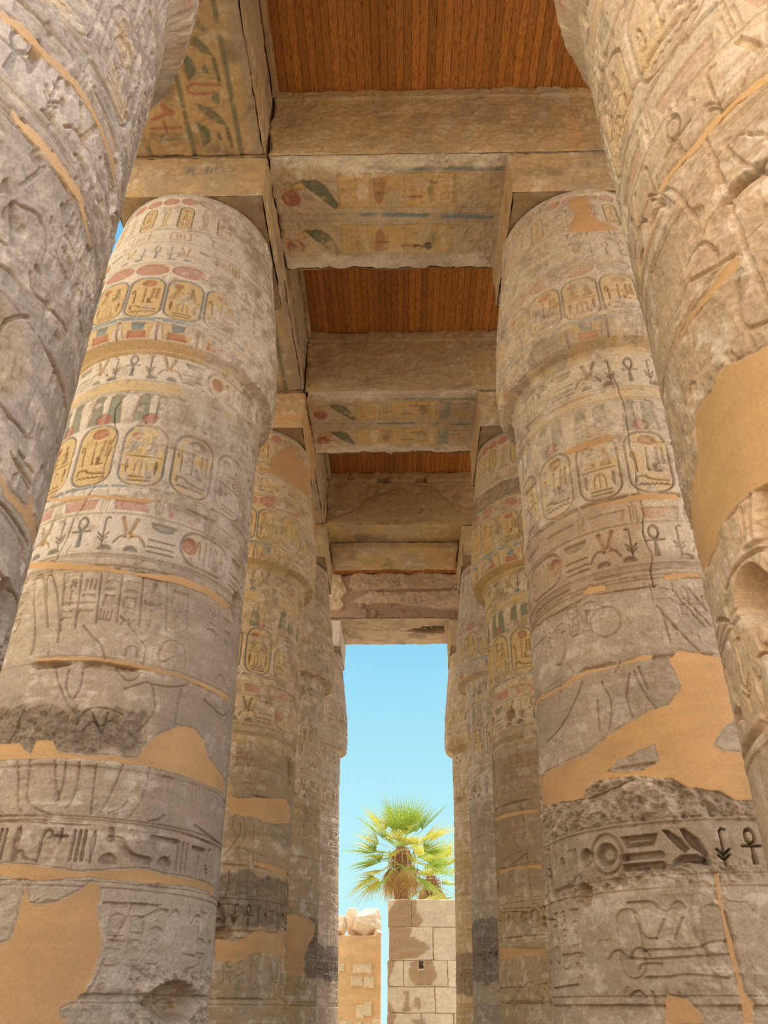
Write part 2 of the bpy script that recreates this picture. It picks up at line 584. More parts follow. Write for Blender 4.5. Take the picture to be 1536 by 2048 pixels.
def cartouche_h(cv, x, y, w, h, depth, ink=C_BLACK, fill=C_YEL, disc=C_RED, rim=C_BLUE, flip=False, fa=0.7):
    """name ring lying along a frieze, sun disc at one end"""
    s = -1 if flip else 1
    cv.rrect(x, y, w / 2, h / 2, h * .46, 0.003, fill, fa)
    cv.rrect(x, y, w / 2, h / 2, h * .46, depth * .8, rim, .6, 0, .024)
    cv.ell(x - s * .34 * w, y + .05 * h, .22 * h, .24 * h, depth * 1.3, disc, .8, .5)
    for n, a, ww, hh in (('crook', -.15, .12, .7), ('sceptre', -.04, .1, .7), ('reed', .07, .1, .62), ('feathers', .19, .13, .66), ('figure', .33, .14, .6)):
        glyph(cv, n, x + s * a * w, y, ww * w, hh * h, depth, ink, .5, .5, flip)


def text_block(cv, u0, u1, v0, v1, rnd, depth=0.008, size=0.2, color=None, alpha=.5, rules=True):
    """columns of small signs with ruled lines between"""
    n = max(1, int(round((u1 - u0) / size)))
    cw = (u1 - u0) / n
    for i in range(n):
        x = u0 + (i + .5) * cw
        if rules:
            cv.line([(u0 + i * cw, v0), (u0 + i * cw, v1)], .012, depth * .6)
        v = v1 - .03
        while v > v0 + .05:
            g = rnd.choice(TEXT)
            h = cw * (.38 if g in FLATG else .8) * rnd.uniform(.85, 1.1)
            if v - h < v0:
                break
            glyph(cv, g, x, v - h / 2, cw * .72, h, depth, color, alpha, .5, rnd.random() < .5)
            v -= h + .03


def frieze(cv, v0, v1, ph, rnd, depth=.014, paint=1.0, period=2.72, ink=C_BLUE):
    """royal titles running both ways from an ankh"""
    h = v1 - v0
    c = (v0 + v1) / 2
    k0 = int(math.floor((cv.umin - ph) / period)) - 1
    k1 = int(math.ceil((cv.umax - ph) / period)) + 1
    for k in range(k0, k1 + 1):
        x = ph + k * period
        glyph(cv, 'ankh', x, c + .02, h * .52, h * .86, depth, ink, .7, .3)
        for s in (-1, 1):
            f = s < 0
            glyph(cv, 'sedge', x + s * h * .55, c + .06 * h, h * .4, h * .8, depth, ink, .5, .3, f)
            glyph(cv, 'loaf', x + s * h * .62, v0 + h * .1, h * .32, h * .15, depth * 1.3, ink, .7, .4)
            glyph(cv, 'bee', x + s * h * 1.15, c + .08 * h, h * .75, h * .8, depth, C_YEL, .6, .4, f)
            glyph(cv, 'loaf', x + s * h * 1.2, v0 + h * .1, h * .32, h * .15, depth * 1.3, ink, .6, .4)
            glyph(cv, 'basket', x + s * h * 1.85, v1 - h * .22, h * .62, h * .24, depth, C_GREEN, .6, .5)
            for q in (.42, .24, .1):
                glyph(cv, 'bar', x + s * h * 1.85, v0 + h * q, h * .62, h * .07, depth, ink, .4)
        cartouche_h(cv, x + period / 2, c, min(period - h * 4.6, h * 2.2) if period - h * 4.6 > h else h * 1.2, h * .92, depth, fa=.55, flip=bool(k % 2))


def frieze_low(cv, v0, v1, ph, rnd, depth=.03):
    """the deep-cut band of large signs near the ground"""
    h = v1 - v0
    c = (v0 + v1) / 2
    seq = [('sun', .62, .62), ('basket', .95, .3), ('bigbee', .95, .95), ('sedge', .5, .95), ('ankh', .55, .9), ('reed', .3, .9), ('mouth', .3, .5), ('strokes', .42, .6), ('sun', .42, .5)]
    S = sum(w * h + .14 * h for n, w, hh in seq)
    i = 0
    x = ph - math.ceil((ph - cv.umin) / S) * S
    while x < cv.umax + .3:
        n, w, hh = seq[i % len(seq)]
        if n == 'basket':
            cv.poly([(x, v1 - .1 * h), (x + w * h, v1 - .1 * h), (x + w * h * .86, v1 - .4 * h), (x + w * h * .14, v1 - .4 * h)], depth * .8, None, 0, .7)
            for q in (.36, .1):
                cv.line([(x, v0 + q * h), (x + w * h, v0 + q * h)], .055 * h / .32, depth)
        else:
            glyph(cv, n, x + w * h / 2, c, w * h, hh * h, depth, None, 0, .55, False)
            if n == 'sun' and w > .5:
                cv.ell(x + w * h / 2, c, w * h * .72, h * .52, depth * .35, None, 0, 0, .02)
        x += w * h + .14 * h
        i += 1
    cv.line([(cv.umin, v1 + .05), (cv.umax, v1 + .05)], .02, .008)
    cv.line([(cv.umin, v1 + .09), (cv.umax, v1 + .09)], .014, .006)

# ------------------------------------------------------------------ the columns
RREF = 1.25
DEG = math.pi / 180


def profile(z, rn, rl):
    dr = rn - 1.2
    zs = [0, .35, 1.2, 3.0, 5.0, 7.0, 8.485, 8.525, 8.575, 8.64, 8.95, 9.15, 9.6, 10.3, 11.0, Z_CAP]
    m = lambda t: rl + (rn - rl) * t
    rs = [m(0) - .12, m(0) - .02, m(0), m(.35), m(.65), m(.92), rn, rn + .02, 1.385 + dr * .6, 1.412 + dr * .6, 1.415 + dr * .6, 1.41 + dr * .6, 1.385 + dr * .6, 1.305 + dr * .6, 1.215 + dr * .6, 1.13 + dr * .6]
    return np.interp(z, zs, rs)


JOINTS = [.85, 1.65, 2.5, 3.45, 4.4, 5.39, 6.33, 7.1, 7.86, 8.52, 9.3, 10.5, 11.1]


def scheme(cv, sp, rnd):
    """the carved programme that all these columns share, from the top down"""
    dz = sp.get('dz', 0)
    d = sp.get('depth', .014)
    pf, pc, pb = (a * DEG * RREF for a in sp.get('phase', (-3, -13, -2)))
    P = cv.paint
    # bud capital
    cv.band(11.68, 11.80, C_BLUE, .35)
    st = 2 * math.pi * RREF / 28
    for k in range(28):
        for j in (-1, 0):
            u = (k + j * 28) * st + pb - st * .2
            cv.ell(u, 11.57, .122, .095, .009, C_RED, .85, .4)
            if k % 2:
                cv.rrect(u, 11.14, .10, .27, .09, .004, C_YEL, .7)
                cv.rrect(u, 11.14, .10, .27, .09, .008, C_GREEN, .8, 0, .018)
                for g, b, w_, h_ in (('sun', .19, .1, .07), ('figure', .04, .13, .17), ('hatch', -.14, .13, .13)):
                    glyph(cv, g, u, 11.14 + b, w_, h_, .007, C_RED if g == 'sun' else C_OCHRE, .7)
            else:
                glyph(cv, 'snake', u, 11.16, .19, .5, .006, C_OCHRE, .6, .6, bool(k % 4))
                cv.line([(u - .11, 10.86), (u + .11, 10.86)], .02, .006, C_BLUE, .7)
            if k % 2:
                cv.rrect(u, 10.67, .13, .08, .01, .006, C_RED, .7, 0, .018)
                for q in (-.05, 0, .05):
                    cv.line([(u + q, 10.63), (u + q, 10.7)], .018, .005, C_RED, .6)
    for z in (10.83, 10.53, 10.47, 10.03, 9.985):
        cv.band(z - .008, z + .008, C_GREEN, .5, .005)
    cv.band(10.44, 10.52, C_CREAM, .5)
    frieze(cv, 10.09, 10.43, pf, rnd, .008, P, 1.9)
    n = 18
    st = 2 * math.pi * RREF / n
    for k in range(-n // 2 - 2, n + 2):
        u = k * st + pb
        if u < cv.umin - .4 or u > cv.umax + .4:
            continue
        cv.ell(u, 9.87, .205, .13, .009, C_RED, .85, .35)
        cartouche(cv, u, 9.31, .405, .74, k % 2, d * .75, rnd)
        # lotus clump under each name ring, on the swelling rim
        cv.line([(u - .17, 8.88), (u + .17, 8.88)], .03, .006, C_BLUE, .8)
        cv.poly([(u - .19, 8.84), (u + .19, 8.84), (u + .15, 8.59), (u - .15, 8.59)], .010, C_YEL, .75, .2)
        cv.poly([(u - .075, 8.84), (u + .075, 8.84), (u + .06, 8.72), (u - .06, 8.72)], .006, C_BLUE, .85, .3)
        cv.poly([(u - .10, 8.71), (u + .10, 8.71), (u + .11, 8.60), (u - .11, 8.60)], .010, C_RED, .95, .3)
        for s in (-1, 1):
            cv.line([(u + s * .215, 8.58), (u + s * .205, 8.85)], .016, .010, C_RED, .55)
    # shaft
    cv.band(8.48 + dz * .4, 8.57, C_YEL, .75)
    cv.band(8.47 + dz * .5, 8.485 + dz * .5, C_GREEN, .4, .006)
    frieze(cv, 8.06 + dz, 8.46 + dz * .6, pf, rnd, d, P)
    for z in (8.035, 7.86, 7.83):
        cv.band(z - .009 + dz, z + .009 + dz, C_GREEN, .35, .007)
    cv.band(7.87 + dz, 8.02 + dz, C_YEL, .75)
    n = 14
    st = 2 * math.pi * RREF / n
    for k in range(-n - 2, n + 2):
        u = k * st + pc
        if u < cv.umin - .5 or u > cv.umax + .5:
            continue
        glyph(cv, 'feathers', u, 7.60 + dz, .46, .46, d * .5, C_GREEN, .85, .5)
        cv.line([(u - .23, 7.37 + dz), (u - .17, 7.78 + dz)], .014, .004, C_RED, .6)
        cv.line([(u + .23, 7.37 + dz), (u + .18, 7.78 + dz)], .014, .004, C_RED, .6)
        cv.ell(u, 7.45 + dz, .10, .085, d * .6, C_RED, .9, .35)
        cartouche(cv, u, 6.92 + dz, .475, .84, k % 2, d, rnd)
        cv.line([(u - .27, 6.45 + dz), (u + .27, 6.45 + dz)], .02, .006)
        cv.line([(u + st / 2, 6.45 + dz), (u + st / 2, 6.16 + dz)], .02, .006)
        cv.poly([(u - .2, 6.30 + dz), (u + .2, 6.30 + dz), (u + .17, 6.16 + dz), (u - .17, 6.16 + dz)], .009, C_RED, .75, .3)
        cv.line([(u - .25, 6.14 + dz), (u - .25, 6.33 + dz)], .02, .007)
        cv.line([(u + .25, 6.14 + dz), (u + .25, 6.33 + dz)], .02, .007)
    for z in (6.11, 5.60, 5.575, 5.47, 5.43):
        cv.band(z - .009 + dz, z + .009 + dz, C_GREEN, .3, .008)
    cv.band(5.475 + dz, 5.57 + dz, C_CREAM, .4)
    frieze(cv, 5.64 + dz, 6.09 + dz, pf - .13, rnd, d * 1.05, P)
    # offering scene: ruled text above, foot line and ground line below
    z3 = sp.get('zlow', 2.59)
    if sp.get('text', True):
        u = cv.umin
        while u < cv.umax:
            w_ = rnd.uniform(.5, .95)
            text_block(cv, u, u + w_, 4.80, 5.36 + dz, rnd, .010, .2)
            u += w_ + rnd.uniform(.25, .55)
    if 'low' in sp:
        for nm, t, w_, h_, dy, fl in sp['low']:
            glyph(cv, nm, t * DEG * RREF, z3 + .17 + dy, w_, h_, sp.get('dlow', .028), None, 0, .5, fl)
        for q in (.36, .40):
            cv.band(z3 + q - .008, z3 + q + .008, None, 0, .008)
    else:
        frieze_low(cv, z3, z3 + .31, sp.get('ulow', -1.12), rnd, sp.get('dlow', .028))
    for ua, ub, va, vb in sp.get('texts', ()):
        text_block(cv, ua * DEG * RREF, ub * DEG * RREF, va, vb, rnd, .010, (ub - ua) * DEG * RREF, rules=False)
    u = cv.umin
    while u < cv.umax and sp.get('base', True):
        w_ = rnd.uniform(.25, .6)
        if rnd.random() < .55:
            text_block(cv, u, u + w_, 1.75, 2.38, rnd, .010, .2, rules=False)
        else:
            cv.rrect(u + .12, 2.05, .09, .25, .09, .008, None, 0, 0, .02)
        u += w_ + rnd.uniform(.05, .4)
    for z in (2.44, 1.68, 1.62):
        cv.band(z - .008, z + .008, None, 0, .006)


def rounded(pts, n=2):
    for _ in range(n):
        q = [pts[0]]
        for a, b in zip(pts[:-1], pts[1:]):
            q += [(.75 * a[0] + .25 * b[0], .75 * a[1] + .25 * b[1]), (.25 * a[0] + .75 * b[0], .25 * a[1] + .75 * b[1])]
        pts = q + [pts[-1]]
    return pts


def figures(cv, rnd, u0, step=1.05, z0=3.02, z1=4.78):
    """shallow outlines of standing figures in the offering scene"""
    u = u0
    i = 0
    H = z1 - z0
    while u < cv.umax:
        s = 1 if i % 2 else -1
        X = lambda a: u + s * a * H
        Y = lambda b: z0 + b * H
        J = lambda pts, w=.014: cv.line(rounded([(X(a), Y(b)) for a, b in pts], 1), w, .008)
        J([(-.1, 0), (-.08, .2), (-.12, .36), (-.05, .46), (-.09, .6), (-.14, .72), (-.05, .8)])
        J([(.0, 0), (-.01, .18), (.0, .33)])
        J([(.1, .0), (.08, .2), (.11, .36), (.06, .47), (.08, .6), (.13, .74), (.05, .8)])
        J([(-.13, .36), (.18, .31)])
        J([(-.1, 0), (.02, 0)])
        J([(.1, .0), (.2, .0)])
        J([(.12, .74), (.25, .6), (.38, .66), (.42, .64)], .018)
        J([(-.13, .72), (-.2, .55), (-.12, .42)], .018)
        cv.ell(X(.01), Y(.88), .075 * H, .075 * H, .007, None, 0, 0, .014)
        J([(-.07, .9), (-.06, 1.05), (.02, 1.1), (.09, .93)])
        J([(.44, 0), (.43, .55), (.36, .6), (.5, .6)], .02)
        u += step * rnd.uniform(.85, 1.15)
        i += 1


def make_column(key, label, sp):
    side, row = key[0], int(key[1])
    x0, y0 = (XL if side == 'L' else XR) + sp.get('dx', 0), ROWY[row]
    rnd = random.Random(11 + row * 7 + (side == 'R') * 101)
    rs = 100 * row + (50 if side == 'R' else 0)
    rn, rl = sp['r']
    phi = math.atan2(-x0, y0)
    dist = math.hypot(x0, y0)
    ha = math.acos(min(.95, 1.35 / dist))
    lo, hi = sp.get('arc', (phi - ha, phi + ha))
    lo, hi = lo - 14 * DEG, hi + 14 * DEG
    # rows follow the pixels the column covers, columns likewise
    zf = np.linspace(0, Z_CAP, 1500)
    pt = sp.get('probe', phi)
    Rf = profile(zf, rn, rl)
    px, py, pd = proj(x0 + Rf * math.sin(pt), y0 - Rf * math.cos(pt), zf)
    vis = (py > -60) & (py < 2110)
    wgt = np.where(vis[1:], np.abs(np.diff(py)), 0) + .12
    cum = np.concatenate([[0], np.cumsum(wgt)])
    fine_ = (.74, 1.0, .86, .86, .86)[row]
    nz = int(np.clip(cum[-1] * Q * fine_, 60, 2100))
    z = np.interp(np.linspace(0, cum[-1], nz), cum, zf)
    ppm = FPX / np.min(pd[vis]) if vis.any() else 60
    nth = int(np.clip((hi - lo) * RREF * ppm * Q * .84 * fine_, 30, (430, 620)[row > 0]))
    th = np.concatenate([np.linspace(lo, hi, nth), np.linspace(hi, lo + 2 * math.pi, 44)[1:]])
    nd = nth
    cvu = th * RREF
    TH, ZZ = np.meshgrid(th, z)
    RR = profile(ZZ, rn, rl)
    bx, by = x0 + RR * np.sin(TH), y0 - RR * np.cos(TH)
    N = lambda f, o=3, s=0: fbm(bx, by, ZZ, f, o, rs + s)
    n1, n2, n3 = N(.75, 3), N(3.6, 4, 5), N(19, 3, 9)
    cv = Canvas(cvu[:nd], z)
    full_H = np.zeros(TH.shape, np.float32)

    # --- stone: courses of drums in different tints, weathering
    zj = ZZ + .025 * n1 + .012 * n2
    joints = [j + rnd.uniform(-.06, .06) for j in JOINTS]
    drum = np.searchsorted(joints, zj.ravel()).reshape(zj.shape)
    tint = np.array([1 + rnd.uniform(-.10, .08) for _ in range(len(joints) + 1)], np.float32)
    base = sp.get('stone', C_TAN)
    C = base * tint[drum][..., None]
    strata = fbm(bx * .35, by * .35, ZZ * 2.4, 5.0, 4, rs + 71)
    k = sst(-.15, .45, n1 + .35 * n2)[..., None] * sp.get('greymix', .55)
    C = C * (1 - k) + C_GREY * tint[drum][..., None] * k
    k = (sst(.05, .6, N(4.2, 5, 21) + .6 * strata) * sp.get('dirt_shade', .5) * .8)[..., None]
    C = C * (1 - k) + C_DARK * 1.25 * k
    k = (sst(.10, .4, N(8.5, 3, 31) + .4 * strata) * .42)[..., None]
    C = C * (1 - k) + C_CREAM * k
    C = C * (1 + .22 * strata + .16 * n3)[..., None]
    wear = sst(.08, .45, N(1.25, 4, 41) + .3 * strata + sp.get('wear', 0.0))
    rough = .005 * n2 + .0045 * n3 + .003 * strata + wear * (.012 * n2 + .010 * n3 + .012 * strata)
    pt_ = sp.get('pits', .4)
    pits = sst(.46 - .16 * pt_, .58 - .14 * pt_, fbm(bx, by, ZZ * .55, 15, 2, rs + 51)) * sst(-.1, .3, n2 + .1 + .15 * (pt_ > .8)) * sp.get('pits', .4)
    rough -= .03 * pits
    for (tA, tB, zA, zB, amp) in sp.get('roughz', ()):           # surfaces hacked back with a point
        q = sst(tA - 4, tA + 4, TH / DEG + 10 * n2) * (1 - sst(tB - 4, tB + 4, TH / DEG + 10 * n2)) * sst(zA - .03, zA + .03, ZZ + .15 * n2) * (1 - sst(zB - .03, zB + .03, ZZ + .15 * n2))
        hack = fbm(bx + .8 * ZZ, by + .8 * ZZ, ZZ * .5 - bx * .6, 16, 3, rs + 81)
        rough += q * amp * (hack + .6 * n3 - .25)
        C = C * (1 + q * (.5 * hack + .3 * n3))[..., None]
    H = rough + .018 * n1 * sp.get('lump', .6)
    jd = np.full(zj.shape, 9, np.float32)
    for j in joints:
        jd = np.minimum(jd, np.abs(zj - j))
    chip = sst(.0, .35, n2 + .4 * n1 + .05)
    H -= (1 - sst(.003, .010 + .02 * chip, jd)) * (.008 + .026 * chip)
    full_H[:] = H
    # --- carving and paint on the dense, camera-side part
    D = slice(0, nd)
    cv.H[:] = 0
    ground = sst(5.45, 5.75, ZZ[:, D])
    fine = N(4.4, 5, 61)[:, D] + .3 * n3[:, D]
    bias = sp.get('keep', 0) + sp.get('keepslope', 0) * (TH[:, D] / DEG - sp.get('keepmid', 0)) / 60 - .25 * wear[:, D]
    flake = sst(-.22, .12, fine + bias)
    cv.keep = (flake * (.2 + .8 * ground)).astype(np.float32)
    cv.crisp = (1 - .6 * wear[:, D] * sp.get('soft', .8)).astype(np.float32)
    cv.paint = sp.get('paint', .5)
    cv.carve = sp.get('carve', 1.0) * 2.0
    cv.C = C[:, D].astype(np.float32)
    a = (sst(-.42, .22, fine + .4 * bias + .14) * ground * sp.get('wash', .6))[..., None]
    cv.C = (cv.C * (1 - a) + C_CREAM * sp.get('washtint', 1.0) * (1 + .12 * n3[:, D] + .08 * strata[:, D])[..., None] * a).astype(np.float32)
    for (tA, tB, zA, zB, rgb, al) in sp.get('stain', ()):
        m = sst(tA - 3, tA + 3, TH[:, D] / DEG + 8 * n2[:, D]) * (1 - sst(tB - 3, tB + 3, TH[:, D] / DEG + 8 * n2[:, D]))
        m = m * sst(zA - .04, zA + .04, ZZ[:, D] + .16 * n2[:, D]) * (1 - sst(zB - .04, zB + .04, ZZ[:, D] + .16 * n2[:, D])) * al
        m = (m * (.75 + .5 * n3[:, D]))[..., None]
        cv.C = (cv.C * (1 - m) + np.array(lin(rgb)) * m).astype(np.float32)
    scheme(cv, sp, rnd)
    if sp.get('figures'):
        figures(cv, rnd, sp['figures'][0], sp['figures'][1])
    cv.crisp = np.maximum(cv.crisp, .75)
    for ln in LINE.get(key, ()):
        cv.line(rounded([(t * DEG * RREF, zz) for t, zz in ln]), sp.get('linew', .015), sp.get('lined', .012))
    for (t, zz, rt, rz) in sp.get('ring', ()):
        cv.ell(t * DEG * RREF, zz, rt, rz, .010, None, 0, 0, .022)
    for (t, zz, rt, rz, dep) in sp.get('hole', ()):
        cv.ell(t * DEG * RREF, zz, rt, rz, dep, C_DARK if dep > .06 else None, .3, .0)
    for (t, zz, rt, rz, dep) in sp.get('gouge', ()):            # broken hollows with a ragged floor
        uu = TH[:, D] * RREF + .10 * n2[:, D] + .02 * n3[:, D]
        vv = ZZ[:, D] + .08 * n1[:, D] + .05 * n2[:, D]
        q = 1 - np.sqrt(((uu - t * DEG * RREF) / rt) ** 2 + ((vv - zz) / rz) ** 2)
        m = sst(0, .35, q)
        cv.H -= (m * dep * (1 + 1.2 * n2[:, D] + .5 * n3[:, D])).astype(np.float32)
        cv.C = (cv.C * (1 - .5 * m[..., None]) + C_OCHRE * .75 * .5 * m[..., None]).astype(np.float32)
    for crack in sp.get('crack', ()):
        pts = [(t * DEG * RREF, zz) for t, zz in crack]
        r = cv.win(min(p[0] for p in pts) - .1, max(p[0] for p in pts) + .1, min(p[1] for p in pts) - .1, max(p[1] for p in pts) + .1)
        if r:
            w, U, V = r
            dd = cv.segd(U + .05 * n2[:, D][w], V + .05 * n2[:, D][w] + .01 * n3[:, D][w], pts)
            cv.apply(w, dd - .003 - .006 * np.clip(n2[:, D][w], -.3, 1), .02, C_BLACK, .3, 0)
    # --- repair mortar
    lab = np.zeros(TH.shape, np.uint8)
    for i, pg in enumerate(PATCH.get(key, ())):
        pts = [(t * DEG * RREF, zz) for t, zz in pg]
        r = cv.win(min(p[0] for p in pts) - .1, max(p[0] for p in pts) + .1, min(p[1] for p in pts) - .1, max(p[1] for p in pts) + .1)
        if not r:
            continue
        w, U, V = r
        U2 = U + .018 * n2[:, D][w] + .010 * n3[:, D][w]
        V2 = V + .018 * n2[:, D][w][::1] - .010 * n3[:, D][w]
        d = cv.segd(U2, V2, pts, True)
        d = np.where(cv.inside(U2, V2, pts), -d, d)
        for isl in sp.get('island', {}).get(i, ()):
            ip = [(t * DEG * RREF, zz) for t, zz in isl]
            d2 = cv.segd(U2, V2, ip, True)
            d = np.maximum(d, np.where(cv.inside(U2, V2, ip), d2, -d2))
        m = 1 - sst(-.010, .004, d)
        keepH = full_H[:, D][w] + cv.H[w]
        flat = -.007 + .0035 * n1[:, D][w] * 2 + .0012 * n3[:, D][w]
        cv.H[w] += (m * (flat - keepH)).astype(np.float32)
        cv.H[w] -= ((1 - sst(0, .012, np.abs(d - .006))) * .010).astype(np.float32)
        tone = 1 + .20 * n1[:, D][w] + .16 * n2[:, D][w] + .10 * strata[:, D][w]
        cv.C[w] = cv.C[w] * (1 - m[..., None]) + (C_MORTAR * sp.get('mortar', 1.0) * tone[..., None]) * m[..., None]
        sub = lab[:, D][w]
        sub[d < -.002] = i + 2
        lab[:, D][w] = sub
    full_H[:, D] += cv.H
    full_H *= np.clip((Z_CAP - ZZ) / .02, 0, 1) * np.clip(ZZ / .02, 0, 1)
    C = C.astype(np.float32)
    C[:, D] = cv.C
    # seam closes exactly
    full_H[:, -1] = full_H[:, 0]
    C[:, -1] = C[:, 0]
    RR = RR + full_H
    P = np.stack([RR * np.sin(TH), -RR * np.cos(TH), ZZ], -1)
    P[:, -1] = P[:, 0]
    lab[(ZZ > 8.53) & (lab == 0)] = 1
    lab[:, -1] = lab[:, 0]
    n = len(th)
    idx = np.arange(nz * n).reshape(nz, n)
    Qd = np.stack([idx[:-1, :-1], idx[:-1, 1:], idx[1:, 1:], idx[1:, :-1]], -1)
    fl = lab[:-1, :-1]
    root = empty('papyrus_column', (x0, y0, 0))
    tag(root, label, 'column', 'papyrus bud columns of the hall', 'thing')
    Pv, Cv = P.reshape(-1, 3), np.clip(C.reshape(-1, 3), 0, 1)
    names = {0: 'shaft', 1: 'capital'}
    fl = fl.copy()
    for L in np.unique(fl):
        if L > 1 and (fl == L).sum() < 60:
            fl[fl == L] = 0
    for L in np.unique(fl):
        q = Qd[fl == L]
        used, inv = np.unique(q.ravel(), return_inverse=True)
        nm = names.get(int(L), 'mortar_patch')
        mesh_object(nm, Pv[used], inv.reshape(-1, 4), M_MORTAR if L > 1 else M_STONE, root, Cv[used])
    return root

# ------------------------------------------------------------------ repair patches and cut outlines on each column: (degrees round the axis, height)

